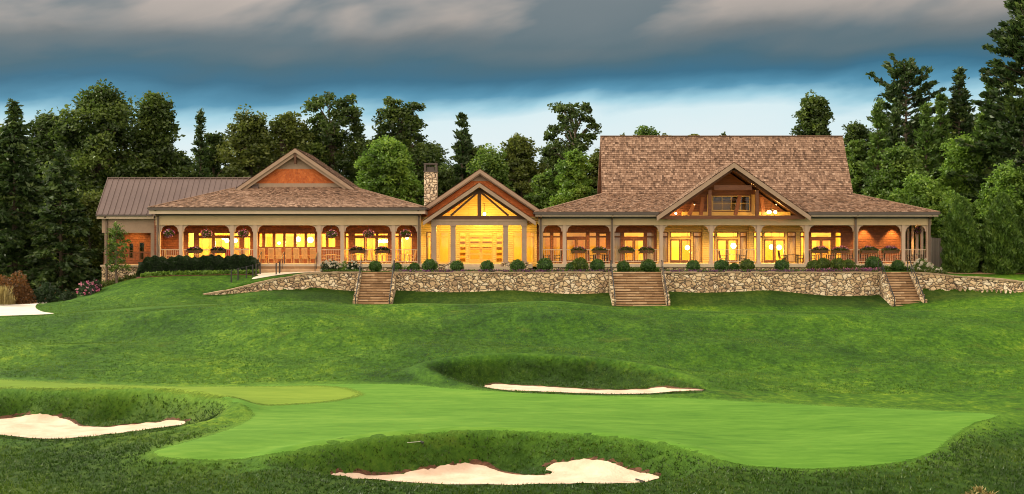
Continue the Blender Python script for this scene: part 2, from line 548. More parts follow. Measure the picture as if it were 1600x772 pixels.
def tps_eval(fit, x, y):
    P, s = fit
    x, y = x / 40.0, y / 40.0
    out = s[-3] + s[-2] * x + s[-1] * y
    for i in range(len(P)):
        r2 = (x - P[i, 0]) ** 2 + (y - P[i, 1]) ** 2
        out = out + s[i] * r2 * np.log(np.maximum(r2, 1e-12))
    return out


def W3(px, py, d):
    return ((px - 800) * d / FPX, d - DIST, CZ + (HORIZ - py) * d / FPX)


low = [W3(*p) for p in [
    # in front of the green
    (-250, 768, 40), (0, 764, 40), (250, 762, 40), (500, 764, 40), (800, 768, 39.5), (1100, 766, 40), (1350, 766, 40), (1600, 766, 40), (1850, 766, 40),
    (-200, 706, 47), (0, 702, 47), (110, 720, 44.5), (160, 742, 42), (0, 742, 42), (300, 740, 42.3), (1250, 748, 41), (1450, 745, 41.2), (1600, 715, 45), (1800, 700, 47),
    # green
    (235, 711, 43.5), (300, 721, 43), (420, 712, 43.7), (560, 693, 45.2), (760, 682, 46.5), (960, 688, 46), (1110, 718, 43.2), (1250, 734, 42), (1400, 727, 42.4), (1485, 692, 45.6), (1566, 649, 51),
    (400, 680, 47), (350, 652, 52), (500, 650, 52.5), (650, 650, 52.3), (800, 650, 52), (1000, 665, 50), (1200, 685, 47.6), (1350, 680, 47.5), (1450, 660, 50),
    (0, 596, 61), (150, 600, 60.6), (300, 605, 60.2), (450, 605, 60.6), (600, 602, 61), (0, 614, 58), (150, 614, 58), (300, 618, 57.2), (-200, 596, 61), (-250, 640, 54),
    (700, 608, 60), (800, 612, 59.5), (950, 617, 58.6), (1100, 622, 57.4), (1250, 631, 55.4), (1400, 638, 54), (1500, 643, 53), (1600, 638, 54), (1750, 636, 54),
    # hillside
    (-200, 572, 67), (0, 571, 67), (200, 573, 67), (400, 572, 67), (600, 566, 67), (760, 562, 66.5), (900, 568, 66), (1050, 590, 63), (1200, 605, 62), (1400, 612, 61), (1600, 600, 62), (1800, 600, 62),
    (-250, 512.6, 85), (-250, 533.5, 80), (-250, 545, 74), (-60, 505.9, 85), (100, 497.1, 85), (100, 519.3, 80), (100, 545, 74), (200, 490.8, 85), (300, 484.0, 85), (300, 506.0, 80), (300, 539.6, 74), (400, 477.5, 85), (470, 475.9, 85), (470, 493.2, 80), (470, 524.9, 74), (560, 482.7, 85), (650, 480.8, 85), (650, 502.1, 80), (650, 535.4, 74), (740, 481.9, 85), (820, 478.5, 85), (820, 501.9, 80), (820, 536.0, 74), (880, 478.0, 85), (960, 486.6, 85), (960, 504.4, 80), (960, 536.3, 74), (1050, 489.8, 85), (1200, 493.4, 85), (1200, 513.5, 80), (1200, 545, 74), (1385, 491.7, 85), (1500, 490.1, 85), (1500, 509.3, 80), (1500, 541.7, 74), (1600, 489.9, 85), (1750, 492.0, 85), (1750, 510.8, 80), (1750, 543.2, 74),
    # crest
    (-250, 506, 88), (-60, 500, 88), (30, 496, 88), (100, 490, 88), (200, 484, 88), (300, 477, 88.5), (400, 472, 89), (470, 470.5, 89), (560, 476, 89.5), (650, 474, 89), (740, 475, 89), (820, 471, 88), (880, 471, 88),
    (960, 481, 90), (1050, 484, 90), (1200, 487, 89.5), (1385, 484, 90), (1500, 484, 90), (1600, 484, 90), (1750, 486, 90),
]]
low += [((px - 800) * d / FPX, d - DIST, z) for px, d, z in [
    (560, 96, -3.2), (700, 96, -3.25), (850, 96, -3.3), (1000, 96, -3.3), (1200, 96, -3.35), (1400, 96, -3.3), (1550, 96, -3.0), (1700, 96, -2.7),
    (560, 101, -3.1), (620, 101, -3.12), (700, 101, -3.12), (800, 101, -3.12), (900, 101, -3.12), (1000, 101, -3.14), (1100, 101, -3.14), (1200, 101, -3.14), (1300, 101, -3.14), (1400, 101, -3.12),
    (450, 97, -2.9), (400, 96, -2.75), (470, 101.5, -2.5), (400, 100, -2.3),
    (330, 98, -2.45), (450, 107, -1.98), (390, 106, -2.1), (350, 105, -2.3), (560, 104.8, -2.05), (620, 104.8, -1.98), (800, 104.8, -1.98), (1000, 104.8, -1.98), (1200, 104.8, -1.98), (1440, 104.8, -1.98),
    (1520, 103.5, -2.1), (1600, 101.0, -2.15), (1650, 99, -2.2), (1500, 101, -2.6),
    (600, 110, -1.98), (900, 110, -1.98), (1200, 110, -1.98), (1440, 110, -1.98), (1600, 110, -2.0)]]
low += [W3(*p) for p in [(330, 464, 100.7), (350, 463, 101.2), (380, 458.5, 102.3), (410, 455.5, 103), (440, 454, 103.7), (480, 453.5, 104.2), (520, 453.5, 104.5), (350, 471, 98.5), (400, 472, 98.5), (450, 475, 99.5), (500, 475, 100.5)]]
shared = [W3(*p) for p in [(320, 461, 101), (300, 452, 101.5), (250, 463, 98.5), (250, 447, 103), (200, 465, 99.5), (150, 465, 101), (100, 475, 99), (165, 449, 106), (130, 463, 104.5), (215, 434, 108),
                           (62, 486, 95.5), (80, 491, 93.5), (20, 491, 94), (-60, 495, 93), (61, 475, 100.5), (0, 477, 100), (-80, 478, 100), (100, 471, 106), (0, 470, 110), (-150, 474, 110)]]
shared += [(-33, 3, -1.9), (-40, 10, -2.9), (-60, 5, -3.3), (-60, 30, -3.2), (-40, 45, -2.6)]
up = [W3(*p) for p in [(340, 455, 102), (380, 446, 103), (430, 435.5, 104), (460, 430, 104.5), (340, 440, 104.8), (405, 432, 106), (260, 431, 107.5), (350, 429, 107.5),
                       (1500, 432, 104), (1600, 439, 101.5), (1700, 444, 100), (1560, 431, 106.5), (1620, 428, 108)]]
up += [((px - 800) * d / FPX, d - DIST, -0.62) for px in (500, 620, 800, 1000, 1200, 1440) for d in (104.8, 107, 110)]
up += [(-20, 2, -.62), (-25, 0, -.8)]
up += [(x, y, -.6) for x in (-10, 10, 35) for y in (10, 25)] + [(44, 2, -.5), (52, 12, -.1), (10, 50, 0.2), (45, 45, .8), (-15, 45, -.8)]
low += [(45, 2, -1.6), (52, 12, -1.2), (0, 12, -2), (20, 30, -2)]
fit_low = tps_fit(low + shared)
fit_up = tps_fit(up + shared)
WALL = [((px - 800) * d / FPX, d - DIST) for px, d in [(318, 101), (345, 101.9), (380, 103), (430, 104.1), (480, 104.7), (520, 104.8), (1440, 104.8), (1500, 104.2), (1550, 102.9), (1600, 101.3), (1660, 99.2), (1720, 97)]]
WX = np.array([p[0] for p in WALL])
WY = np.array([p[1] for p in WALL])


def sstep(a, b, x):
    t = np.clip((x - a) / (b - a), 0, 1)
    return t * t * (3 - 2 * t)


def base_z(x, y):
    xc = np.clip(x, -52, 54)
    yc = np.clip(y, -71.5, 52)
    zl = tps_eval(fit_low, xc, np.minimum(yc, 4))
    zu = tps_eval(fit_up, xc, yc)
    wy = np.interp(x, WX, WY)
    wid = 0.25 + np.maximum(0, WX[0] - x) * 0.9 + np.maximum(0, x - WX[-1]) * .9
    w = np.clip((y - wy - 0.08 + (wid - .25) * .5) / wid, 0, 1)
    z = zl * (1 - w) + zu * w
    # towards the photographer the course climbs again to the tee he stands on
    d = y + DIST
    k = 1 - sstep(3.5, 24, d)
    z = z * (1 - k) + 0.35 * k
    # woodland slope behind
    z = z + sstep(46, 160, y) * 5.0
    return z


def axis(fine0, fine1, step, lo, hi, grow=1.25):
    a = list(np.arange(fine0, fine1 + 1e-6, step))
    s = step
    while a[-1] < hi:
        s *= grow
        a.append(a[-1] + s)
    s = step
    b = []
    v = fine0
    while v > lo:
        s *= grow
        v -= s
        b.append(v)
    return np.array(b[::-1] + a)


GX = axis(-44, 44, 0.28, -900, 900)
GY = axis(-72, -3, 0.22, -140, 1500, 1.12)
XX, YY = np.meshgrid(GX, GY)
ZZ = base_z(XX, YY)


def bil(G, x, y):
    x = np.asarray(x, float)
    y = np.asarray(y, float)
    i = np.clip(np.searchsorted(GX, x) - 1, 0, len(GX) - 2)
    j = np.clip(np.searchsorted(GY, y) - 1, 0, len(GY) - 2)
    u = np.clip((x - GX[i]) / (GX[i + 1] - GX[i]), 0, 1)
    v = np.clip((y - GY[j]) / (GY[j + 1] - GY[j]), 0, 1)
    return (G[j, i] * (1 - u) + G[j, i + 1] * u) * (1 - v) + (G[j + 1, i] * (1 - u) + G[j + 1, i + 1] * u) * v


def cast(G, px, py):
    """where the sight line of a photo pixel first meets the ground"""
    d = np.arange(37.5, 125, 0.05)
    x = (px - 800) * d / FPX
    z = CZ + (HORIZ - py) * d / FPX
    g = bil(G, x, d - DIST)
    k = np.argmax(g > z)
    return (x[k], d[k] - DIST)


def smooth_poly(pts, n=5, jit=0.0, closed=True):
    pts = np.array(pts, float)
    out = []
    m = len(pts)
    for i in range(m):
        p0, p1, p2, p3 = pts[(i - 1) % m], pts[i], pts[(i + 1) % m], pts[(i + 2) % m]
        for k in range(n):
            t = k / n
            q = 0.5 * (2 * p1 + (p2 - p0) * t + (2 * p0 - 5 * p1 + 4 * p2 - p3) * t * t + (3 * p1 - p0 - 3 * p2 + p3) * t ** 3)
            out.append(q)
    out = np.array(out)
    if jit:
        out += rng.normal(0, jit, out.shape)
    return out


def sdist(poly, x, y):
    """signed distance, positive inside"""
    x = np.asarray(x, float)
    y = np.asarray(y, float)
    best = np.full(x.shape, 1e9)
    ins = np.zeros(x.shape, bool)
    n = len(poly)
    for i in range(n):
        a, b = poly[i], poly[(i + 1) % n]
        ab = b - a
        L = max((ab ** 2).sum(), 1e-12)
        t = np.clip(((x - a[0]) * ab[0] + (y - a[1]) * ab[1]) / L, 0, 1)
        dd = (x - a[0] - t * ab[0]) ** 2 + (y - a[1] - t * ab[1]) ** 2
        best = np.minimum(best, dd)
        if abs(ab[1]) > 1e-12:
            c = ((a[1] > y) != (b[1] > y)) & (x < ab[0] * (y - a[1]) / ab[1] + a[0])
            ins ^= c
    s = np.sqrt(best)
    return np.where(ins, s, -s)


def ground_poly(G, pix, n=5, jit=0.0):
    return smooth_poly([cast(G, *p) for p in pix], n, jit)


def sub_sd(poly, pad):
    """signed distance on the grid, only near the polygon"""
    S = np.full(XX.shape, -99.0)
    x0, y0 = poly.min(0) - pad
    x1, y1 = poly.max(0) + pad
    i0, i1 = np.searchsorted(GX, [x0, x1])
    j0, j1 = np.searchsorted(GY, [y0, y1])
    S[j0:j1, i0:i1] = sdist(poly, XX[j0:j1, i0:i1], YY[j0:j1, i0:i1])
    return S


PIT = [
    ([(-130, 616), (0, 617), (100, 618), (180, 616), (250, 617), (310, 624), (345, 632), (356, 641), (335, 655), (290, 666), (240, 677), (140, 689), (60, 692), (0, 687), (-130, 684)], -5.58, 1.7),
    ([(672, 578), (700, 568), (760, 564.5), (850, 566), (930, 571), (1000, 580), (1060, 594), (1106, 610), (1080, 616), (960, 619), (860, 617), (780, 612), (710, 596)], -4.92, 1.5),
    ([(440, 724), (520, 704), (600, 692), (680, 685), (760, 682), (860, 685), (960, 694), (1040, 706), (1090, 720), (1100, 738), (1060, 754), (960, 762), (760, 764), (620, 761), (520, 751), (450, 737)], -5.72, 1.7),
]
Z0 = ZZ.copy()
ROUGH_AND_SHADE = np.zeros(XX.shape)
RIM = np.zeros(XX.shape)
for pix, floor, wd in PIT:
    po = ground_poly(Z0, pix, 4)
    S = sub_sd(po, 3.0)
    lump = 1 + 0.18 * np.sin(XX * 1.3 + YY * .7) + 0.12 * np.sin(XX * 2.9 - YY * 1.7)
    # near side slopes in gently, far side drops steeply
    k = sstep(0.0, 1.0, np.clip(S / (wd * lump), 0, 1) ** 0.8)
    tgt = np.minimum(floor + 0.05 * np.sin(XX * .8), ZZ)
    # a slight rolled lip around the pit
    roll = 0.27 * np.exp(-((S + .5) / .6) ** 2)
    ZZ = ZZ * (1 - k) + tgt * k + np.where(S > -90, roll * (.25 + .75 * sstep(po[:, 1].mean() - 1.5, po[:, 1].mean() + 1.5, YY)), 0)
    ROUGH_AND_SHADE = np.maximum(ROUGH_AND_SHADE, sstep(-0.15, 0.35, S))
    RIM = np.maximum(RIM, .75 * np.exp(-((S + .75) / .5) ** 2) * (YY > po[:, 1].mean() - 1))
# small undulation of the rough hill
hill_k = sstep(-47, -41, YY) * (1 - sstep(-27, -23, YY))
ZZ += hill_k * (0.20 * np.sin(XX * .30 + YY * .42 + .6 * np.sin(XX * .11)) + .10 * np.sin(XX * .17 - YY * .62 + 2) + .04 * np.sin(XX * .9 - YY * .8))

SAND = [
    [(-110, 652), (0, 655), (30, 652.5), (62, 649), (90, 653), (112, 660), (130, 667), (165, 668), (205, 664), (250, 660), (290, 660.5), (262, 667), (200, 675), (130, 683), (60, 686), (0, 680), (-110, 676)],
    [(757, 603), (775, 600.5), (800, 602), (850, 604.5), (900, 608), (960, 610), (1010, 608.5), (1050, 607.5), (1100, 611), (1040, 614), (960, 616), (880, 614), (800, 610.5), (765, 607)],
    [(518, 742.5), (560, 741), (640, 738.5), (680, 730), (720, 725), (760, 729), (800, 742), (838, 744), (864, 740), (852, 731), (880, 723), (920, 719), (960, 725), (1000, 739), (1028, 745), (1020, 751), (950, 755.5), (860, 757), (760, 758), (640, 754), (560, 748)],
]
GREEN = [(232, 707), (246, 717), (300, 722.5), (380, 720), (430, 713), (500, 703), (560, 694), (640, 685.5), (720, 681), (800, 680), (900, 683.5), (1000, 694), (1060, 706), (1110, 718), (1150, 727), (1200, 733), (1260, 735.5), (1330, 733), (1400, 727), (1450, 715), (1480, 698), (1502, 680), (1528, 663), (1566, 650),
         (1500, 643.5), (1400, 638.5), (1300, 634.5), (1200, 629), (1100, 623), (1000, 619.5), (900, 617), (800, 613), (720, 607), (650, 601), (575, 599), (480, 600), (400, 602), (330, 612), (345, 628), (385, 641), (384, 655), (340, 675), (280, 692)]
STRIP = [(-110, 590), (0, 592), (100, 597), (250, 603), (400, 603), (500, 602), (552, 607), (574, 617), (540, 627), (480, 633), (400, 633), (340, 626), (250, 617.5), (180, 616), (100, 615), (0, 614), (-110, 614)]
sand_p = [ground_poly(ZZ, s, 6, 0.02) for s in SAND]
green_p = ground_poly(ZZ, GREEN, 6)
strip_p = ground_poly(ZZ, STRIP, 6)
path_p = smooth_poly([((px - 800) * d / FPX, d - DIST) for px, d in [(-110, 92), (-20, 92.5), (40, 93), (84, 93.6), (66, 95), (56, 97), (57, 99.5), (63, 102), (74, 108), (60, 116), (30, 116), (30, 108), (14, 101.5), (-20, 100), (-110, 99)]], 4)
walk_p = smooth_poly([((px - 800) * d / FPX, d - DIST) for px, d in [(402, 107.9), (452, 108.1), (502, 108.0), (500, 106.9), (462, 106.1), (430, 105.6), (405, 105.0), (394, 104.9), (396, 105.6), (404, 106.4)]], 4)
ZT = ZZ.copy()           # the surface that things stand on
low_by = np.zeros(XX.shape)
NEARG = np.full(XX.shape, -99.0)
for po in sand_p + [green_p, strip_p, path_p, walk_p]:
    S = sub_sd(po, 4.0)
    low_by = np.maximum(low_by, sstep(0.0, 0.6, S) * (0.05 if po is green_p or po is strip_p else 0.10))
for po in [green_p, strip_p]:
    NEARG = np.maximum(NEARG, sub_sd(po, 6.0))
ZG = ZZ - low_by


def gz(x, y):
    return float(bil(ZT, x, y))


# rough: everything below the green and the pits; a tended collar round the green; the hill is medium
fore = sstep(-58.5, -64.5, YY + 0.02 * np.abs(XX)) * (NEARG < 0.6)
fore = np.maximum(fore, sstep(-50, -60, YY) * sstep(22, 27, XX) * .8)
ROUGH_AND_SHADE = np.maximum(ROUGH_AND_SHADE, np.clip(fore, 0, 1) * (1 - RIM))
bank = sstep(-9.5, -8.0, YY) * (1 - sstep(-5.2, -4.6, YY - np.interp(XX, WX, WY) - 5.2)) * sstep(-22, -14, XX)  # bank below the wall: its shade is painted into the grass colour
ROUGH_AND_SHADE = np.maximum(ROUGH_AND_SHADE, np.clip(bank, 0, 1))
collar_and_light = np.exp(-np.maximum(0, -NEARG) / 0.55) * (NEARG > -50)
collar_and_light = np.maximum(collar_and_light, RIM)
# the crown of the hill is paler: light on the crest put into its colour
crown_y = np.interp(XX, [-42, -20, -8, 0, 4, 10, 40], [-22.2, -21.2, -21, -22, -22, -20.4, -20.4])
collar_and_light = np.maximum(collar_and_light, .8 * np.exp(-((YY - crown_y) / 1.6) ** 2) * (.65 + .35 * np.sin(XX * .5 + 1) * np.sin(XX * .17)))

ny, nx = XX.shape
V = np.stack([XX.ravel(), YY.ravel(), ZG.ravel()], 1)
idx = np.arange(nx * ny).reshape(ny, nx)
Q = np.stack([idx[:-1, :-1].ravel(), idx[:-1, 1:].ravel(), idx[1:, 1:].ravel(), idx[1:, :-1].ravel()], 1)


def grass_mat(name, stops, fine=5.0, streak=(1, 1, 1), bump=.5, zone=False, fringe=0.0):
    m = bpy.data.materials.new(name)
    m.use_nodes = True
    nt = m.node_tree
    b = nt.nodes['Principled BSDF']
    t = nt.nodes.new('ShaderNodeTexCoord')
    mp = nd(nt, 'ShaderNodeMapping', {'Vector': t.outputs['Object'], 'Scale': streak})
    big = nd(nt, 'ShaderNodeTexNoise', {'Vector': mp.outputs[0], 'Scale': .085, 'Detail': 5.0, 'Roughness': .6})
    med = nd(nt, 'ShaderNodeTexNoise', {'Vector': mp.outputs[0], 'Scale': fine * .28, 'Detail': 4.0, 'Roughness': .65})
    fin = nd(nt, 'ShaderNodeTexNoise', {'Vector': mp.outputs[0], 'Scale': fine, 'Detail': 3.0, 'Roughness': .7})
    f = mth(nt, 'ADD', mth(nt, 'MULTIPLY', big.outputs[0], .42), mth(nt, 'ADD', mth(nt, 'MULTIPLY', med.outputs[0], .26), mth(nt, 'MULTIPLY', fin.outputs[0], .32)))
    f = mth(nt, 'ADD', mth(nt, 'MULTIPLY', mth(nt, 'SUBTRACT', f, .5), 3.9), .5, clamp=True)
    k = len(stops) - 1
    c = ramp(nt, f, [(i / k, s) for i, s in enumerate(stops)])
    if zone:
        a = nd(nt, 'ShaderNodeAttribute', attribute_name='rough')  # long rough turf, plus the shade painted on the bank
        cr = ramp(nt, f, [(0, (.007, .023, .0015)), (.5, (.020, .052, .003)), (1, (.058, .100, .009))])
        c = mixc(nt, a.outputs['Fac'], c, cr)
        a2 = nd(nt, 'ShaderNodeAttribute', attribute_name='collar_and_light')  # mown collar, plus the light painted along the crest
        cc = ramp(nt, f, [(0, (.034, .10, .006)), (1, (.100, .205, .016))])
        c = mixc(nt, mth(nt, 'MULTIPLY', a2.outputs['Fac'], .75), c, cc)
        # tired yellow patches
        pn = nd(nt, 'ShaderNodeTexNoise', {'Vector': t.outputs['Object'], 'Scale': .33, 'Detail': 5.0, 'Roughness': .7})
        pm = mth(nt, 'MULTIPLY', mth(nt, 'SUBTRACT', pn.outputs[0], .60), 5.0, clamp=True)
        c = mixc(nt, mth(nt, 'MULTIPLY', pm, .45), c, (.15, .16, .018))
    nt.links.new(c, b.inputs['Base Color'])
    b.inputs['Roughness'].default_value = .85
    b.inputs['Specular IOR Level'].default_value = .12
    hb = nd(nt, 'ShaderNodeTexNoise', {'Vector': mp.outputs[0], 'Scale': fine * 1.7, 'Detail': 4.0, 'Roughness': .7})
    bp = nd(nt, 'ShaderNodeBump', {'Height': mth(nt, 'ADD', hb.outputs[0], mth(nt, 'MULTIPLY', med.outputs[0], 1.2)), 'Strength': bump, 'Distance': .12})
    nt.links.new(bp.outputs[0], b.inputs['Normal'])
    if fringe:
        a3 = nd(nt, 'ShaderNodeAttribute', attribute_name='edge')
        ed = nd(nt, 'ShaderNodeTexNoise', {'Vector': t.outputs['Object'], 'Scale': 7.0, 'Detail': 4.0, 'Roughness': .7})
        al = mth(nt, 'ADD', mth(nt, 'DIVIDE', a3.outputs['Fac'], fringe), mth(nt, 'MULTIPLY', mth(nt, 'SUBTRACT', ed.outputs[0], .56), 2.2), clamp=True)
        nt.links.new(al, b.inputs['Alpha'])
    return m


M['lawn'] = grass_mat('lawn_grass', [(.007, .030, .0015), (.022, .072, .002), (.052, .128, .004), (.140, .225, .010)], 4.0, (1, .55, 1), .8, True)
M['green'] = grass_mat('putting_green_turf', [(.038, .118, .008), (.062, .162, .012), (.086, .200, .018), (.122, .240, .026)], 2.2, (.35, 1.2, 1), .12, fringe=.22)
M['strip'] = grass_mat('fairway_turf', [(.090, .165, .012), (.126, .208, .017), (.165, .25, .024)], 2.0, (.35, 1.2, 1), .12, fringe=.5)
M['sand'] = pmat('bunker_sand', [(.46, .325, .225), (.58, .43, .315), (.68, .53, .41)], 1.2, .95, .5, 9, stretch=(1, 1, 1))
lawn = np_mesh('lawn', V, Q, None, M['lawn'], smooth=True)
for nm, arr in (('rough', ROUGH_AND_SHADE), ('collar_and_light', collar_and_light)):
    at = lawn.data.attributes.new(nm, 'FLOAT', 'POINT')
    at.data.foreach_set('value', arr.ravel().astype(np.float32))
tag(lawn, 'rolling mown golf course lawn rising to the terrace', kind='structure')


def sheet(name, po, step, mat, lift=0.012, bumpy=0.0):
    x0, y0 = po.min(0)
    x1, y1 = po.max(0)
    gx, gy = np.meshgrid(np.arange(x0, x1, step), np.arange(y0, y1, step))
    gx = gx + rng.uniform(-.2, .2, gx.shape) * step
    gy = gy + rng.uniform(-.2, .2, gy.shape) * step
    s = sdist(po, gx, gy)
    keep = s > step * .45
    pts = [Vector((a, b)) for a, b in po] + [Vector((a, b)) for a, b in zip(gx[keep], gy[keep])]
    res = delaunay_2d_cdt(pts, [], [list(range(len(po)))], 1, 1e-5)
    vs = np.array([(v.x, v.y) for v in res[0]])
    z = bil(ZT, vs[:, 0], vs[:, 1]) + lift
    if bumpy:
        z = z + bumpy * np.sin(vs[:, 0] * 3.1 + vs[:, 1]) * np.sin(vs[:, 1] * 4.3 + vs[:, 0] * 1.2) + rng.normal(0, bumpy * .25, len(z))
    m = bpy.data.meshes.new(name)
    m.from_pydata([(a, b, c) for (a, b), c in zip(vs, z)], [], [tuple(f) for f in res[2]])
    m.polygons.foreach_set('use_smooth', [True] * len(m.polygons))
    m.materials.append(mat)
    m.update()
    at = m.attributes.new('edge', 'FLOAT', 'POINT')
    at.data.foreach_set('value', np.maximum(0, sdist(po, vs[:, 0], vs[:, 1])).astype(np.float32))
    o = bpy.data.objects.new(name, m)
    COL.objects.link(o)
    return tag(o, kind='structure')


g_o = sheet('putting_green', green_p, .5, M['green'], .010)
tag(g_o, 'smooth pale putting green with curved tongue at its left')
s_o = sheet('fairway', strip_p, .5, M['strip'], .022)
tag(s_o, 'lighter yellow-green mown tongue left of the putting green')
b_labels = ['pink sand bunker under a dark grassy bank at the left edge', 'thin far sand bunker at the foot of the hill', 'large near sand bunker with scalloped back edge in front of the putting green']
for po, lb in zip(sand_p, b_labels):
    o = sheet('sand_bunker', po, .22, M['sand'], .015, .02)
    tag(o, lb)
    # ragged dirt edge along the far side of the sand
    ctr = po.mean(0)
    n = len(po)
    area = 0.5 * np.sum(po[:, 0] * np.roll(po[:, 1], -1) - np.roll(po[:, 0], -1) * po[:, 1])
    mb = MB()
    prev = None
    for i in range(n + 1):
        p, q = po[i % n], po[(i + 1) % n]
        t = q - p
        nrm = np.array([t[1], -t[0]]) * (1 if area > 0 else -1)
        nrm = nrm / (np.linalg.norm(nrm) + 1e-9)
        if nrm[1] > 0.05:
            h = random.uniform(.02, .06) * min(1, nrm[1] * 2.0)
            zz = gz(*p)
            cur = ((p[0], p[1] - .05, zz - .03), (p[0] + nrm[0] * .06, p[1] + nrm[1] * .06, zz + h), (p[0] + nrm[0] * .30, p[1] + nrm[1] * .30, gz(*(p + nrm * .3)) - .02))
            if prev:
                mb.add([*prev, *cur], [(0, 3, 4, 1), (1, 4, 5, 2)], random.random())
            prev = cur
        else:
            prev = None
    mb.build('dirt_edge', M['dirt'], o)
p_o = sheet('cart_path', path_p, .8, M['path'], .03)
tag(p_o, 'pale concrete cart path curving round the grass bank')
w_o = sheet('garden_walk', walk_p, .6, M['path'], .03)
tag(w_o, 'pale paved walk at the foot of the porch steps')

# ------------------------------------------------------------------ grass blades: rough turf that reads as grass near the camera
def blades(n, xr, dr, prob, hgt, name, label, per=4, mat='blade', seed=3, power=1.0, exclude=()):
    r = np.random.default_rng(seed)
    d = dr[0] + (dr[1] - dr[0]) * r.random(n) ** power
    px = r.uniform(-60, 1660, n)
    x = (px - 800) * d / FPX
    y = d - DIST
    keep = r.random(n) < prob(x, y)
    for po in exclude:
        keep &= sdist(po, x, y) < -0.05
    x, y = x[keep], y[keep]
    n = len(x)
    x = np.repeat(x, per) + r.normal(0, .05, n * per)
    y = np.repeat(y, per) + r.normal(0, .05, n * per)
    z = bil(ZT, x, y) - .02
    m = len(x)
    h = hgt(x, y) * r.uniform(.5, 1.25, m)
    th = r.uniform(0, 2 * np.pi, m)
    w = .016 + h * .10
    lean = r.normal(0, .45, (m, 2)) * h[:, None]
    dx, dy = np.cos(th) * w, np.sin(th) * w
    Vb = np.empty((m, 3, 3))
    Vb[:, 0] = np.stack([x - dx, y - dy, z], 1)
    Vb[:, 1] = np.stack([x + dx, y + dy, z], 1)
    Vb[:, 2] = np.stack([x + lean[:, 0], y + lean[:, 1], z + h], 1)
    tint = np.clip(r.normal(.42, .2, m) + .16 * np.sin(x * .9 + y * .5) + .12 * np.sin(x * .31 - y * .8), 0, 1)
    o = np_mesh(name, Vb.reshape(-1, 3), np.arange(m * 3).reshape(-1, 3), tint, M[mat])
    return tag(o, label, kind='stuff')


excl = sand_p + [green_p, strip_p]


def rough_at(x, y):
    return bil(ROUGH_AND_SHADE, x, y)


blades(52000, None, (37.5, 66), lambda x, y: np.clip(rough_at(x, y) * 1.2, 0, 1), lambda x, y: .05 + .045 * rough_at(x, y), 'rough_grass', 'dark tufted rough round the bunkers', per=4, exclude=excl, power=1.0)
blades(80000, None, (60, 101), lambda x, y: np.where(bil(collar_and_light, x, y) > .3, 0., .8), lambda x, y: np.full(x.shape, .075), 'hill_grass', 'short tufted grass on the hill below the terrace', per=3, mat='hillblade', exclude=excl + [path_p], seed=5)
# ================================================================== CLUBHOUSE
club = thing('clubhouse', (0, 0, -0.62), 'long timber and stone clubhouse with cedar shake roofs and glowing porches', 'clubhouse')
FY = 0.0


def cbuild(mb, name, mat, parent=None, smooth=False):
    return mb.build(name, M[mat], parent or club, smooth=smooth)


def shake_quad(mb, a, b, c, d, expo=.23, wmin=.10, wmax=.26, th=.055, seed=0, lo=0.0, hi=1.0, skip=None):
    """courses of split shakes on the plane a,b (lower edge) c,d (upper edge: c over b, d over a)"""
    r = random.Random(seed)
    a, b, c, d = Vector(a), Vector(b), Vector(c), Vector(d)
    n = (b - a).cross(d - a).normalized()
    L = max(((d + c) / 2 - (a + b) / 2).length, .01)
    rows = max(1, int(round(L / expo)))
    for j in range(rows):
        v0, v1 = j / rows, min(1.0, (j + 1.25) / rows)
        l0, r0 = a.lerp(d, v0), b.lerp(c, v0)
        l1, r1 = a.lerp(d, v1), b.lerp(c, v1)
        W = (r0 - l0).length
        if W < .05:
            continue
        u = -r.uniform(0, wmax)
        rowt = r.uniform(-.08, .08)
        while u < W:
            w = r.uniform(wmin, wmax)
            u0, u1 = max(0, u) / W, min(W, u + w - .012) / W
            u += w
            if u1 - u0 < .01 / W:
                continue
            if skip and skip(l0.lerp(r0, (u0 + u1) / 2)):
                continue
            t = th * r.uniform(.65, 1.5)
            dv = r.uniform(-.10, .06) / rows
            vv = max(0, v0 + dv)
            la, ra = a.lerp(d, vv), b.lerp(c, vv)
            p0, p1 = la.lerp(ra, u0), la.lerp(ra, u1)
            q0, q1 = l1.lerp(r1, u0), l1.lerp(r1, u1)
            tint = min(1, max(0, lo + (hi - lo) * min(1, max(0, r.gauss(.5, .27) + rowt))))
            mb.add([p0, p1, p0 + n * t, p1 + n * t, q0 + n * .004, q1 + n * .004], [(0, 1, 3, 2), (2, 3, 5, 4)], tint)


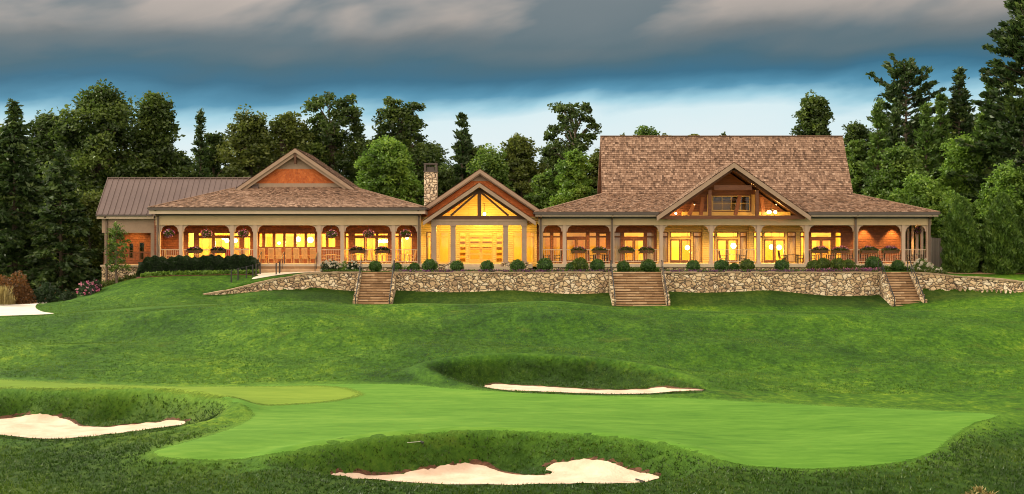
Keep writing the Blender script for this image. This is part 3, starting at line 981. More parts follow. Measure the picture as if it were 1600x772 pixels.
def hip_roof(name, x0, x1, y0, y1, z0, tx0, tx1, ty0, ty1, z1, seed, gap=None, skip=None):
    A, B, C, E = (x0, y0, z0), (x1, y0, z0), (x1, y1, z0), (x0, y1, z0)
    a, b, c, e = (tx0, ty0, z1), (tx1, ty0, z1), (tx1, ty1, z1), (tx0, ty1, z1)
    mb = MB()
    dz = Vector((0, 0, .05))
    under = MB()
    vs = [Vector(p) - dz for p in (A, B, C, E, a, b, c, e)]
    under.add(vs, [(1, 2, 6, 5), (2, 3, 7, 6), (3, 0, 4, 7), (4, 5, 6, 7)] + ([] if gap else [(0, 1, 5, 4)]))
    if gap:
        gl, gr, gyy = gap          # the front slope is left open under a cross gable
        fz = lambda yy: z0 - .05 + (z1 - z0) * (yy - y0) / (ty0 - y0)
        f = (gyy - y0) / (ty0 - y0)
        lx, rx = x0 + (tx0 - x0) * f, x1 + (tx1 - x1) * f
        q = lambda xx, yy: (xx, yy, fz(yy))
        under.add([q(x0, y0), q(gl, y0), q(gl, gyy), q(lx, gyy)], [(0, 1, 2, 3)])
        under.add([q(gr, y0), q(x1, y0), q(rx, gyy), q(gr, gyy)], [(0, 1, 2, 3)])
        under.add([q(lx, gyy), q(rx, gyy), q(tx1, ty0), q(tx0, ty0)], [(0, 1, 2, 3)])
    shake_quad(mb, A, B, b, a, seed=seed, skip=skip)
    shake_quad(mb, B, C, c, b, seed=seed + 1, expo=.3, wmin=.3, wmax=.6)
    shake_quad(mb, E, A, a, e, seed=seed + 2, expo=.3, wmin=.3, wmax=.6)
    mb.v += under.v and []
    n = len(mb.v)
    mb.v += [tuple(p) for p in under.v]
    mb.f += [tuple(i + n for i in f) for f in under.f]
    mb.t += [.1] * len(under.f)
    r = cbuild(mb, name, 'shake')
    # hip caps
    for p, q in ((A, a), (B, b)):
        cbuild(MB().beam(Vector(p) + Vector((0, 0, .03)), Vector(q) + Vector((0, 0, .03)), .26, .05, t=.4), 'hip_cap', 'shake', r)
    return r


def eaves(x0, x1, y0, y1, ztop, zl, cut=None):
    """gutter, pale fascia below and the soffit back to the beam"""
    g = MB()
    runs = [(x0, cut[0]), (cut[1], x1)] if cut else [(x0, x1)]
    for a, b in runs:
        g.box(a, b, y0 - .12, y0 + .02, ztop - .23, ztop - .02)
    g.box(x0 - .12, x0 + .02, y0 + .02, y1, ztop - .16, ztop - .02)
    g.box(x1 - .02, x1 + .12, y0 + .02, y1, ztop - .16, ztop - .02)
    cbuild(g, 'gutter', 'gutter')
    f = MB()
    for a, b in runs:
        f.box(max(a, x0 + .05), min(b, x1 - .05), y0 + .03, y0 + .10, zl, ztop - .24)
    f.box(x0 + .05, x0 + .12, y0 + .10, y1, zl, ztop - .24)
    f.box(x1 - .12, x1 - .05, y0 + .10, y1, zl, ztop - .24)
    cbuild(f, 'fascia', 'fascia')
    s = MB()
    for a, b in runs:
        s.box(max(a, x0 + .12), min(b, x1 - .12), y0 + .10, y1 if not cut else .3, zl + .06, zl + .10)
    cbuild(s, 'soffit', 'trim')


def column(px, z0, z1, w=.36, mat='post', y=FY, brackets=(1, 1), reach=.42):
    x = X(px, y)
    c = MB()
    c.box(x - w / 2, x + w / 2, y - w / 2, y + w / 2, z0 + .12, z1)
    c.box(x - w / 2 - .05, x + w / 2 + .05, y - w / 2 - .05, y + w / 2 + .05, z0, z0 + .12)
    o = cbuild(c, 'column', mat)
    for s, on in zip((-1, 1), brackets):
        if not on:
            continue
        b = MB()
        poly = [(x + s * w / 2, z1), (x + s * (w / 2 + reach), z1), (x + s * (w / 2 + reach), z1 - .07)]
        for k in range(1, 8):
            th = math.pi / 2 * k / 8
            poly.append((x + s * (w / 2 + .10 + (reach - .10) * (1 - math.sin(th))), z1 - .07 - (reach - .02) * (1 - math.cos(th))))
        poly.append((x + s * (w / 2 + .09), z1 - reach - .1))
        poly.append((x + s * w / 2, z1 - reach - .1))
        if s > 0:
            poly = poly[::-1]
        b.prism(poly, y - .06, y + .06)
        cbuild(b, 'bracket', mat, o)
    return o


def wall_cells(mb, x0, x1, z0, z1, y0, y1, holes):
    xs = sorted({x0, x1, *[h[0] for h in holes], *[h[1] for h in holes]})
    zs = sorted({z0, z1, *[h[2] for h in holes], *[h[3] for h in holes]})
    for i in range(len(xs) - 1):
        run = None
        for j in range(len(zs) - 1):
            cx, cz = (xs[i] + xs[i + 1]) / 2, (zs[j] + zs[j + 1]) / 2
            solid = not any(h[0] < cx < h[1] and h[2] < cz < h[3] for h in holes)
            if solid:
                run = (run[0], zs[j + 1]) if run else (zs[j], zs[j + 1])
            if (not solid or j == len(zs) - 2) and run:
                mb.box(xs[i], xs[i + 1], y0, y1, run[0], run[1])
                run = None


def window(x0, x1, z0, z1, y, mat='frame', cols=1, rows=1, glass='glass', parent=None, name='window', bar=.045, fr=.07):
    f = MB()
    f.box(x0, x0 + fr, y - .05, y + .09, z0, z1)
    f.box(x1 - fr, x1, y - .05, y + .09, z0, z1)
    f.box(x0 + fr, x1 - fr, y - .05, y + .09, z1 - fr, z1)
    f.box(x0 + fr, x1 - fr, y - .05, y + .09, z0, z0 + fr)
    ix0, ix1, iz0, iz1 = x0 + fr, x1 - fr, z0 + fr, z1 - fr
    for k in range(1, cols):
        xx = ix0 + (ix1 - ix0) * k / cols
        f.box(xx - bar / 2, xx + bar / 2, y - .03, y + .06, iz0, iz1)
    for k in range(1, rows):
        zz = iz0 + (iz1 - iz0) * k / rows
        f.box(ix0, ix1, y - .026, y + .056, zz - bar / 2, zz + bar / 2)
    o = cbuild(f, name, mat, parent)
    p = MB().box(ix0 - .005, ix1 + .005, y + .02, y + .03, iz0 - .005, iz1 + .005)
    cbuild(p, 'pane', glass, o)
    return o


def door(x0, x1, z0, z1, y, leaves=2, mat='frame', glass='glass', lower=.22):
    o = None
    f = MB()
    st = .11
    w = (x1 - x0) / leaves
    for k in range(leaves):
        a, b = x0 + k * w + .012, x0 + (k + 1) * w - .012
        f.box(a, a + st, y - .04, y + .05, z0, z1)
        f.box(b - st, b, y - .04, y + .05, z0, z1)
        f.box(a + st, b - st, y - .04, y + .05, z1 - st, z1)
        f.box(a + st, b - st, y - .04, y + .05, z0, z0 + lower)
    o = cbuild(f, 'door', mat)
    for k in range(leaves):
        a, b = x0 + k * w + .012 + st, x0 + (k + 1) * w - .012 - st
        cbuild(MB().box(a - .005, b + .005, y, y + .012, z0 + lower - .005, z1 - st + .005), 'pane', glass, o)
    h = MB()
    xm = (x0 + x1) / 2
    for s in ((-1, 1) if leaves == 2 else (1,)):
        h.box(xm + s * .07 - .015, xm + s * .07 + .015, y - .09, y - .04, z0 + .95, z0 + 1.2)
    cbuild(h, 'handle', 'iron', o)
    return o


def gable_slabs(name, xa, za, xl, zl, xr, zr, y0, y1, th=.22, mat='shake', seed=1, shakes=True):
    """two roof slabs meeting in a ridge that runs along Y"""
    mb = MB()
    for (xe, ze, s) in ((xl, zl, -1), (xr, zr, 1)):
        dx, dz = xa - xe, za - ze
        L = math.hypot(dx, dz)
        nx_, nz_ = -dz / L * (1 if dx > 0 else -1), abs(dx) / L
        mb_p = [(xe, ze), (xa, za), (xa, za - th / nz_), (xe - nx_ * th, ze - nz_ * th)]
        if s > 0:
            mb_p = mb_p[::-1]
        mb.prism(mb_p, y0, y1, .15)
        if shakes:
            off = Vector((nx_, 0, nz_)) * .012
            if s < 0:
                shake_quad(mb, Vector((xe, y1, ze)) + off, Vector((xe, y0, ze)) + off, Vector((xa, y0, za)) + off, Vector((xa, y1, za)) + off, seed=seed, expo=.3, wmin=.25, wmax=.5)
            else:
                shake_quad(mb, Vector((xe, y0, ze)) + off, Vector((xe, y1, ze)) + off, Vector((xa, y1, za)) + off, Vector((xa, y0, za)) + off, seed=seed, expo=.3, wmin=.25, wmax=.5)
    return cbuild(mb, name, mat)


def rake(xa, za, xe, ze, y0, y1, drop, w, mb, t=.5):
    """barge board hung 'drop' below the roof line along one slope"""
    s = 1 if xe > xa else -1
    slope = (za - ze) / abs(xe - xa)
    v = drop * math.sqrt(1 + slope * slope)
    v2 = (drop + w) * math.sqrt(1 + slope * slope)
    poly = [(xe, ze - v), (xa, za - v), (xa, za - v2), (xe, ze - v2)]
    if s > 0:
        poly = poly[::-1]
    mb.prism(poly, y0, y1, t)


# ------------------------------------------------------------------ left wing: dining pavilion with a Dutch gable
LX0, LX1 = X(232, -1), X(665, -1)
EZL = Z(324, -1)
gy = 3.6
GXl, GXr, GZb = X(374, gy), X(550, gy), Z(292, gy)
hip_roof('roof', LX0, LX1, -1.05, 15, EZL, GXl, GXr, gy, 11, GZb, 11)
eaves(LX0, LX1, -1.05, 4.5, EZL, Z(334.3, -1))
gyf = 2.9
ax, az = X(461, gyf), Z(231.5, gyf)
el, er = X(369, gyf), X(553, gyf)
ez = Z(294.5, gyf)
gable_slabs('gable_roof', ax, az, el, ez, er, ez, gyf, 11.5, th=.16, seed=21)
rk = MB()
for xe in (el, er):
    rake(ax, az - .02, xe, ez - .02, gyf - .08, gyf - .003, .02, .26, rk)
    rake(ax, az - .02, xe, ez - .02, gyf + .10, gyf + .22, .27, .24, rk)
cbuild(rk, 'barge_board', 'trim')
gf = MB().prism([(el + 1.0, ez + .02), (er - 1.0, ez + .02), (ax, az - .45)], gy + .02, gy + .1)
gfo = cbuild(gf, 'gable_wall', 'trim')
pz0, pz1 = Z(286.5, gy), Z(264, gy)
slp = (az - ez) / (ax - el)


def gable_half(z, a_x, a_z, sl):
    return (a_z - z) / sl


sh = MB()
h0, h1 = gable_half(pz0, ax, az - .5, slp), gable_half(pz1, ax, az - .5, slp)
shake_quad(sh, (ax - h0, gy - .01, pz0), (ax + h0, gy - .01, pz0), (ax + h1, gy - .01, pz1), (ax - h1, gy - .01, pz1), expo=.16, wmin=.12, wmax=.22, th=.02, seed=31)
cbuild(sh, 'gable_shingles', 'redshake')
tb = MB().box(ax - h0 - .3, ax + h0 + .3, gy - .08, gy + .015, ez - .1, pz0 - .005).box(ax - h1, ax + h1, gy - .04, gy + .015, pz1 + .005, pz1 + .12)
cbuild(tb, 'gable_trim', 'trim')
kb = MB().box(ax - .10, ax + .10, gyf - .02, gyf + .25, Z(256, gyf), Z(239, gyf))
kb.beam((ax, gyf + .1, Z(243, gyf)), (ax, gy, Z(254, gyf)), .12, .12)
cbuild(kb, 'gable_bracket', 'darkwood')

# porch beam, ceiling, deck, columns
BZ = 3.16
lcol = [248, 283, 363, 399, 499, 535, 615, 655]
cx0, cx1 = X(244), X(658)
bm = MB().box(cx0, cx1, -.19, .19, BZ, Z(335.0, 0)).box(cx0, cx0 + .38, .19, 3, BZ, Z(335))
cbuild(bm, 'porch_beam', 'beam')
cbuild(MB().box(cx0 - .02, cx1 + .02, -.24, -.195, Z(337.0), Z(334.4)), 'shadow_strip', 'gutter')  # dark strip standing in for the shadow line under the eaves
cbuild(MB().box(cx0 + .38, cx1, .19, 3.0, 3.62, 3.68), 'porch_ceiling', 'ceil')
for i, p in enumerate(lcol):
    column(p, 0, BZ, brackets=(i > 0, i < len(lcol) - 1), w=.30)
dk = MB().box(X(240), X(663), -.42, 3.0, -.30, 0).box(X(240), X(663), -.47, -.42, -.28, -.03)
cbuild(dk, 'porch_deck', 'deck')
cbuild(MB().box(X(242), X(400), -.34, -.05, -1.6, -.30), 'foundation', 'stone')
cbuild(MB().box(X(504), X(661), -.34, -.05, -1.2, -.30), 'foundation', 'stone')
# porch steps in two-stone risers
cxa, cxb = X(401, -1), X(502, -1)
sp = MB()
for k in range(4):
    zt = -.20 * k
    sp.box(cxa, cxb, -.47 - .42 * (k + 1), -.47 - .42 * k, -1.1, zt - .20, random.random())
spo = cbuild(sp, 'porch_steps', 'step')

# back wall with its openings
WYB = 3.0
WINS_L = [  # px0 px1 py_top py_bottom kind
    (293, 304, 363, 411, 'dark'), (309, 333, 363, 369, 'tr'), (334, 360, 363, 369, 'tr'), (309, 333, 370.5, 411, 'door1'), (334, 360, 370.5, 411, 'door1'), (364, 375, 363, 411, 'w2'), (380, 392, 363, 411, 'w2'),
    (404, 411, 364, 387, 'w'), (413, 427, 364, 387, 'w'), (429, 443.5, 364, 387, 'w'), (445, 460, 364, 387, 'w'), (462, 477, 364, 387, 'w'), (478.5, 493, 364, 387, 'w'),
    (501, 510, 364, 387, 'w'), (512, 525, 364, 387, 'w'), (539, 545.5, 364, 411, 'w2'), (553, 588.5, 364, 369, 'tr'), (589.5, 607, 364, 369, 'tr'), (553, 588.5, 370.5, 411, 'door2'), (589.5, 607, 370.5, 411, 'w'),
    (616, 624, 364, 411, 'w2'), (626, 645, 364, 411, 'w2')]


def fit_openings(lst, y, mat='frame'):
    holes = []
    for a, b, t, bt, k in lst:
        x0, x1, z0, z1 = X(a, y), X(b, y), max(.02, Z(bt, y)), Z(t, y)
        holes.append((x0, x1, z0, z1))
        if k == 'door2':
            door(x0, x1, z0, z1, y + .06, 2, mat)
        elif k == 'door1':
            door(x0, x1, z0, z1, y + .06, 1, mat)
        elif k == 'w2':
            f = window(x0, x1, z0, z1, y + .06, mat, 1, 1)
            # transom bar at the height of the door heads
            zt = Z(370, y)
            cbuild(MB().box(x0 + .07, x1 - .07, y - .0, y + .12, zt - .07, zt + .07), 'transom_bar', mat, f)
        elif k == 'dark':
            window(x0, x1, z0, z1, y + .06, mat, 1, 2, 'darkglass')
        else:
            window(x0, x1, z0, z1, y + .06, mat, 1, 1)
    return holes


hl = fit_openings(WINS_L, WYB)
wl = MB()
wall_cells(wl, X(250, WYB), X(664, WYB), -.3, 3.9, WYB, WYB + .2, hl)
cbuild(wl, 'wall', 'redwall')
# interior shell of the dining room
ix0, ix1, iyb = X(290, 3.2), X(664, 3.2), 9.5
sh_ = MB().box(ix0 - .2, ix1 + .2, iyb, iyb + .2, -.3, 3.5).box(ix0 - .2, ix0, 3.2, iyb, -.3, 3.5).box(ix1, ix1 + .2, 3.2, iyb, -.3, 3.5).box(ix0, ix1, 3.2, iyb, 3.2, 3.3)
cbuild(sh_, 'interior_wall', 'inwall')
cbuild(MB().box(ix0, ix1, 3.2, iyb, -.1, -.01), 'interior_floor', 'infloor')
ip = MB()
for k in range(9):
    xx = ix0 + (ix1 - ix0) * (k + .5) / 9
    ip.box(xx - .55, xx + .55, iyb - .12, iyb - .002, 0, 2.25)
    if k % 2:
        ip.box(xx + 1.0, xx + 1.25, 6.6, 6.85, 0, 3.2)
cbuild(ip, 'interior_panel', 'inwood')


def railing(pa, pb, y=FY, top=None, bal=.14, z0=.14):
    a, b = X(pa, y) + .17, X(pb, y) - .17
    zt = top or 1.18
    r = MB().box(a, b, y - .035, y + .035, zt - .06, zt).box(a, b, y - .03, y + .03, z0, z0 + .055)
    n = max(2, int((b - a) / bal))
    for k in range(1, n):
        xx = a + (b - a) * k / n
        r.box(xx - .011, xx + .011, y - .011, y + .011, z0 + .055, zt - .06)
    return cbuild(r, 'railing', 'rail')


for a, b in ((248, 283), (283, 363), (363, 399), (499, 535), (535, 615), (615, 655)):
    railing(a, b)


def downspout(px, y, z1, z0, dx=0.0, gut=None):
    x = X(px, y)
    d = MB().box(x - .07, x + .07, y - .07, y + .07, z0, z1)
    if gut:
        d.beam((x, y, z1 - .05), (x + dx, gut[0], gut[1]), .13, .13)
    return cbuild(d, 'downspout', 'spout')


downspout(246.5, -.30, 3.9, -.5, gut=(-1.1, EZL - .18))
downspout(654.5, -.30, 3.9, -.3, gut=(-1.1, EZL - .18))

# ------------------------------------------------------------------ side wing under the standing seam roof
SY = .9
sx0, sx1 = X(150, SY), -21.5
sez, srz = Z(335, SY), Z(278.5, 4.1)
mr = MB()
sl = Vector((0, 3.2, srz - sez))
mr.prism([(0, 0)], 0, 0) if False else None
mr.add([(sx0, SY, sez), (sx1, SY, sez), (sx1, 4.1, srz), (sx0, 4.1, srz), (sx0, 7.3, sez), (sx1, 7.3, sez),
        (sx0, SY, sez - .12), (sx1, SY, sez - .12), (sx1, 4.1, srz - .12), (sx0, 4.1, srz - .12), (sx0, 7.3, sez - .12), (sx1, 7.3, sez - .12)],
       [(0, 1, 2, 3), (3, 2, 5, 4), (0, 6, 7, 1), (6, 9, 8, 7), (9, 10, 11, 8), (0, 3, 9, 6), (3, 4, 10, 9), (1, 7, 8, 2), (2, 8, 11, 5)])
mro = cbuild(mr, 'metal_roof', 'metal')
sm = MB()
nrm = Vector((0, -(srz - sez), 3.2)).normalized()
nseam = 28
for k in range(nseam + 1):
    xx = sx0 + .03 + (sx1 - sx0 - .06) * k / nseam
    sm.beam(Vector((xx, SY - .02, sez)) + nrm * .035, Vector((xx, 4.1, srz)) + nrm * .035, .05, .08, up=nrm)
sm.beam((sx0, 4.1, srz + .04), (sx1, 4.1, srz + .04), .26, .06)
cbuild(sm, 'roof_seams', 'metal', mro)
g = MB().box(sx0, X(238, SY), SY - .12, SY - .003, sez - .15, sez - .02)
cbuild(g, 'gutter', 'gutter')
cbuild(MB().box(sx0 + .05, X(240, SY), SY + .02, SY + .1, sez - .36, sez - .13), 'fascia', 'fascia')
cbuild(MB().box(sx0 + .3, X(246, 1.5), SY + .1, 7.0, sez - .36, sez - .3), 'soffit', 'trim')
SB = 1.6
swx0, swx1 = X(160, SB), X(244, SB)
zb0, zb1 = Z(364, SB), Z(342, SB)
cbuild(MB().box(swx0, swx1, SB - .15, SB + .15, zb0, zb1 + .2).box(swx0, swx0 + .3, SB + .15, 6.8, zb0, zb1 + .2), 'porch_beam', 'trim')
zd = Z(414, SB)
cbuild(MB().box(swx0 - .1, swx1, SB - .3, 7, zd - .14, zd), 'porch_deck', 'deck')
cbuild(MB().box(swx0, swx1, SB - .2, SB + .2, -3.2, zd - .14).box(swx0, swx0 + .4, SB + .2, 7, -3.4, zd - .14), 'foundation', 'stone')
column(167, zd, zb0, w=.3, mat='trim', y=SB, brackets=(0, 0))
column(239, zd, zb0, w=.3, mat='trim', y=SB, brackets=(0, 0))
sw = MB()
swy = 4.6
holes = [(X(201, swy), X(209, swy), .35, 1.7), (X(217, swy), X(226, swy), .2, 1.75)]
for h in holes:
    window(*h, swy + .05, 'frame', 1, 2, 'darkglass')
wall_cells(sw, swx0 + .3, X(262, swy), zd, 3.9, swy, swy + .2, holes)
sw.box(X(254, 3.2), X(254, 3.2) + .2, .6, swy, zd, 3.6)
cbuild(sw, 'wall', 'redwall')
cbuild(MB().box(swx0 + .3, swx1 + 1.2, SB + .15, swy, zb1 + .05, zb1 + .11), 'porch_ceiling', 'ceil')
r = MB().box(swx0 + .1, swx1, SB - .03, SB + .03, zd + 1.0, zd + 1.07).box(swx0 + .1, swx1, SB - .03, SB + .03, zd + .12, zd + .17)
for k in range(1, 34):
    xx = swx0 + (swx1 - swx0) * k / 34
    r.box(xx - .014, xx + .014, SB - .012, SB + .012, zd + .17, zd + 1.0)
cbuild(r, 'railing', 'redwood')
downspout(166.5, SB - .28, 3.6, -3.0, gut=(SY - .08, sez - .16))

# ------------------------------------------------------------------ entrance: big shingled gable and the timber portico in front of it
EY = 2.4
gyf = 1.7
ax, az = X(750, gyf), Z(264, gyf)
sl = (Z(264, gyf) - Z(324, gyf)) / (X(838, gyf) - X(750, gyf))
hw = (az - 4.15) / sl
gable_slabs('gable_roof', ax, az, ax - hw, 4.15, ax + hw, 4.15, gyf, 15, th=.16, seed=41)
rk = MB()
for s in (-1, 1):
    rake(ax, az - .02, ax + s * hw, 4.13, gyf - .08, gyf - .003, .02, .26, rk)
    rake(ax, az - .02, ax + s * hw, 4.13, gyf + .10, gyf + .22, .27, .10, rk)
cbuild(rk, 'barge_board', 'trim')
az2 = az - .5
gw = MB()
dz_hole = [(X(686, EY), X(701.5, EY), .05, Z(362.5, EY)), (X(717.5, EY), X(728.5, EY), .05, Z(362.5, EY)), (X(732.5, EY), X(770.5, EY), .02, Z(362.5, EY)),
           (X(774.5, EY), X(785.5, EY), .05, Z(362.5, EY)), (X(802, EY), X(817, EY), .05, Z(362.5, EY)), (X(819, EY), X(836, EY), .05, Z(362.5, EY)), (X(666, EY), X(675, EY), .05, Z(362.5, EY))]
wall_cells(gw, ax - 5.2, ax + 4.75, -.3, 3.3, EY, EY + .2, dz_hole)
hz = (az2 - 3.3) / sl
gw.prism([(ax - hz, 3.3), (ax + hz, 3.3), (ax, az2)], EY, EY + .2)
cbuild(gw, 'entrance_wall', 'tanwall')
for k, h in enumerate(dz_hole):
    if k == 2:
        zt = Z(368.5, EY)
        window(h[0], h[1], zt, h[3], EY + .05, 'frame2', 1, 1)
        d = door(h[0], h[1], h[2], zt - .01, EY + .05, 2, 'frame2', lower=.3)
        rails = MB()
        w = (h[1] - h[0]) / 2
        for q in range(2):
            for zz in (.75, 1.2, 1.62):
                rails.box(h[0] + q * w + .12, h[0] + (q + 1) * w - .12, EY + .02, EY + .09, zz - .06, zz + .06)
        cbuild(rails, 'door_rail', 'frame2', d)
    else:
        f = window(*h, EY + .05, 'frame2' if k < 6 else 'frame', 1, 1)
        zt = Z(370, EY)
        cbuild(MB().box(h[0] + .07, h[1] - .07, EY, EY + .11, zt - .06, zt + .06), 'transom_bar', 'frame2', f)
# gable face shingles (outside the portico) and upper board triangle
zs0, zs1 = 3.9, Z(283, EY)
shp = MB()
y_ = EY - .012
h0, h1 = (az2 - zs0) / sl, (az2 - zs1) / sl
shake_quad(shp, (ax - h0, y_, zs0), (ax + h0, y_, zs0), (ax + h1, y_, zs1), (ax - h1, y_, zs1), expo=.16, wmin=.12, wmax=.22, th=.02, seed=51, skip=lambda p: p.z < Z(302, EY) and abs(p.x - ax) < (Z(285.5, -1.95) - .5 - p.z) / sl)
cbuild(shp, 'gable_shingles', 'redshake')
tb = MB().prism([(ax - h1 - .05, zs1 + .005), (ax + h1 + .05, zs1 + .005), (ax, az2 + .03)], EY - .05, EY - .004)
cbuild(tb, 'gable_trim', 'trim')
# interior hall
sh_ = MB().box(ax - 4.4, ax + 4.4, 9, 9.2, -.3, 3.4).box(ax - 4.6, ax - 4.4, EY + .2, 9.2, -.3, 3.4).box(ax + 4.4, ax + 4.6, EY + .2, 9.2, -.3, 3.4).box(ax - 4.4, ax + 4.4, EY + .2, 9, 3.25, 3.35)
cbuild(sh_, 'interior_wall', 'inwall')
cbuild(MB().box(ax - 4.4, ax + 4.4, EY + .2, 9, -.1, -.01), 'interior_floor', 'infloor')
ip = MB()
for k in range(5):
    ip.box(ax - 2.0, ax + 2.0, 8.6 - .02 * k, 8.9, .3 + .5 * k, .55 + .5 * k)
ip.box(ax - 1.2, ax + 1.2, 6.5, 7.1, 0, 1.05)
cbuild(ip, 'interior_panel', 'inwood')
# portico
PY, PG = -1.2, -1.95
pax, paz = X(749, PG), Z(285.5, PG)
pel, per = X(661, PG), X(837, PG)
pez = Z(345.5, PG)
gable_slabs('portico_roof', pax, paz, pel, pez, per, pez, PG, EY + .1, th=.13, seed=61)
rk = MB()
for xe in (pel, per):
    rake(pax, paz - .01, xe, pez - .01, PG - .07, PG - .003, .01, .27, rk)
cbuild(rk, 'barge_board', 'trim')
psl = (paz - pez) / (per - pax)
lin = MB()
for s in (-1, 1):
    e = (per - pax) - .45
    d1 = .20 * math.sqrt(1 + psl * psl)
    poly = [(pax + s * e, paz - e * psl - d1), (pax, paz - d1), (pax, paz - d1 - .05), (pax + s * e, paz - e * psl - d1 - .05)]
    lin.prism(poly if s < 0 else poly[::-1], PG + .2, EY - .06)
cbuild(lin, 'ceiling_planks', 'plank')
beamz0, beamz1 = Z(352, PY), Z(343.5, PY)
bxl, bxr = X(674, PY), X(823.5, PY)
cbuild(MB().box(bxl, bxr, PY - .22, PY + .22, beamz0, beamz1).box(bxl - .06, bxr + .06, PY - .27, PY + .27, beamz1 - .1, beamz1 + .02)
       .box(bxl, bxl + .4, PY + .22, EY, beamz0, beamz1).box(bxr - .4, bxr, PY + .22, EY, beamz0, beamz1), 'portico_beam', 'trim')
tr = MB()
ch0, ch1 = beamz1 + .02, Z(338, PY)
tr.box(X(672, PY), X(826, PY), PY - .14, PY + .14, ch0 + .002, ch1 + .04)
tr.box(X(749, PY) - .15, X(749, PY) + .15, PY - .15, PY + .15, ch1 + .04, paz - .52)
for s in (-1, 1):
    # principal rafter under the roof and an inner one
    e = (per - pax) - .75
    tr.beam((pax + s * e, PY, paz - e * psl - .44), (pax, PY, paz - .44), .24, .24, up=(0, 1, 0))
    x1 = X(749, PY) + s * .1
    tr.beam((pax + s * 2.35, PY, ch1 + .05), (x1, PY, Z(300, PY)), .16, .2, up=(0, 1, 0))
cbuild(tr, 'truss', 'darkwood')
br_ = MB()
for s in (-1, 1):
    xx = pax + s * 4.1
    zz = paz - 4.1 * psl - .26
    br_.beam((xx, PG + .05, zz - .12), (xx, PY, zz - .12), .18, .22)
cbuild(br_, 'rafter_tail', 'redwood')
for px_ in (678, 708, 790, 819):
    xx = X(px_, PY)
    c = MB().box(xx - .2, xx + .2, PY - .2, PY + .2, .17, beamz0 - .1)
    c.box(xx - .25, xx + .25, PY - .25, PY + .25, beamz0 - .1, beamz0 - .002).box(xx - .24, xx + .24, PY - .24, PY + .24, .13, .25)
    co = cbuild(c, 'portico_column', 'trim')
    cbuild(MB().box(xx - .33, xx + .33, PY - .33, PY + .33, -.9, .06).box(xx - .37, xx + .37, PY - .37, PY + .37, .06, .13), 'pedestal', 'stone', co)
cbuild(MB().box(X(664, PY), X(832, PY), PY - .1, EY, -.35, -.02).box(X(700, PY), X(797, PY), PY - .5, PY - .1, -.5, -.2), 'portico_floor', 'deck')
cbuild(MB().box(X(685, PY), X(702, PY), PY - .12, PY + .12, -.9, .02).box(X(797, PY), X(813, PY), PY - .12, PY + .12, -.9, .02), 'low_wall', 'stone')
# chimney
cyy = 6.0
chx0, chx1 = X(662.5, cyy), X(683, cyy)
ch = MB().box(chx0, chx1, cyy, cyy + 1.1, 0, Z(269, cyy))
cho = cbuild(ch, 'chimney', 'stone_pale')
cz0, cz1 = Z(269, cyy), Z(255, cyy)
cp = MB().box(chx0 - .05, chx1 + .05, cyy - .05, cyy + 1.15, cz0, cz0 + .1).box(chx0 - .03, chx1 + .03, cyy - .03, cyy + 1.13, cz1 - .12, cz1)
for xx in (chx0, chx1 - .16):
    for yy in (cyy, cyy + .94):
        cp.box(xx, xx + .16, yy, yy + .16, cz0 + .1, cz1 - .12)
cp.box(chx0 + .25, chx1 - .25, cyy + .25, cyy + .85, cz0 + .1, cz1 - .3)
cbuild(cp, 'chimney_cap', 'gutter', cho)

# ------------------------------------------------------------------ right wing: main lodge
RX0, RX1 = X(836, -1), X(1467, -1)
EZR = Z(331.2, -1)
ty = 4.5
TX0, TX1, TZ = X(941, ty), X(1333, ty), Z(303, ty)
q_ax, q_az, q_hw = X(1147, -1.35), Z(254, -1.35), X(1267, -1.35) - X(1147, -1.35)
q_sl = (q_az - Z(337.5, -1.35)) / q_hw
gapx = (q_ax - q_hw + .15, q_ax + q_hw - .15)
# clipped where the timber gable's own slopes rise above the main slope
hip_roof('roof', RX0, RX1, -1.05, 17, EZR, TX0, TX1, ty, 12, TZ, 71, gap=(gapx[0] + .2, gapx[1] - .2, 2.4),
         skip=lambda p: p.z < q_az - .12 - abs(p.x - q_ax) * q_sl and p.y < 2.6)
eaves(RX0, RX1, -1.05, 5, EZR, Z(338.3, -1), cut=gapx)
ry = 8.0
RZ = Z(213, ry)
rx0, rx1 = X(938, ry), X(1316.5, ry)
up_ = MB()
shake_quad(up_, (TX0, ty, TZ), (TX1, ty, TZ), (rx1, ry, RZ), (rx0, ry, RZ), expo=.225, seed=81)
shake_quad(up_, (TX1, 2 * ry - ty, TZ), (TX0, 2 * ry - ty, TZ), (rx0, ry, RZ), (rx1, ry, RZ), expo=.4, wmin=.4, wmax=.8, seed=82)
e = .3
up_.add([(TX0, ty, TZ - .05), (TX1, ty, TZ - .05), (rx1, ry, RZ - .05), (rx0, ry, RZ - .05), (TX0, 2 * ry - ty, TZ - .05), (TX1, 2 * ry - ty, TZ - .05),
         (TX0, ty + .3, TZ - .1), (TX1, ty + .3, TZ - .1), (rx1, ry, RZ - .45), (rx0, ry, RZ - .45), (TX0, 2 * ry - ty - .3, TZ - .1), (TX1, 2 * ry - ty - .3, TZ - .1)],
        [(0, 1, 2, 3), (3, 2, 5, 4), (0, 3, 9, 6), (3, 4, 10, 9), (1, 7, 8, 2), (2, 8, 11, 5), (6, 9, 8, 7), (9, 10, 11, 8)], .12)
up_.beam((rx0, ry, RZ + .02), (rx1, ry, RZ + .02), .3, .08, t=.25)
cbuild(up_, 'upper_roof', 'shake')
ge = MB()
for xx in (TX0 + .35, TX1 - .55):
    ge.add([(xx, ty + .35, TZ - .1), (xx, 2 * ry - ty - .35, TZ - .1), (xx, ry, RZ - .5), (xx + .2, ty + .35, TZ - .1), (xx + .2, 2 * ry - ty - .35, TZ - .1), (xx + .2, ry, RZ - .5)],
           [(0, 2, 1), (3, 4, 5), (0, 1, 4, 3), (1, 2, 5, 4), (2, 0, 3, 5)])
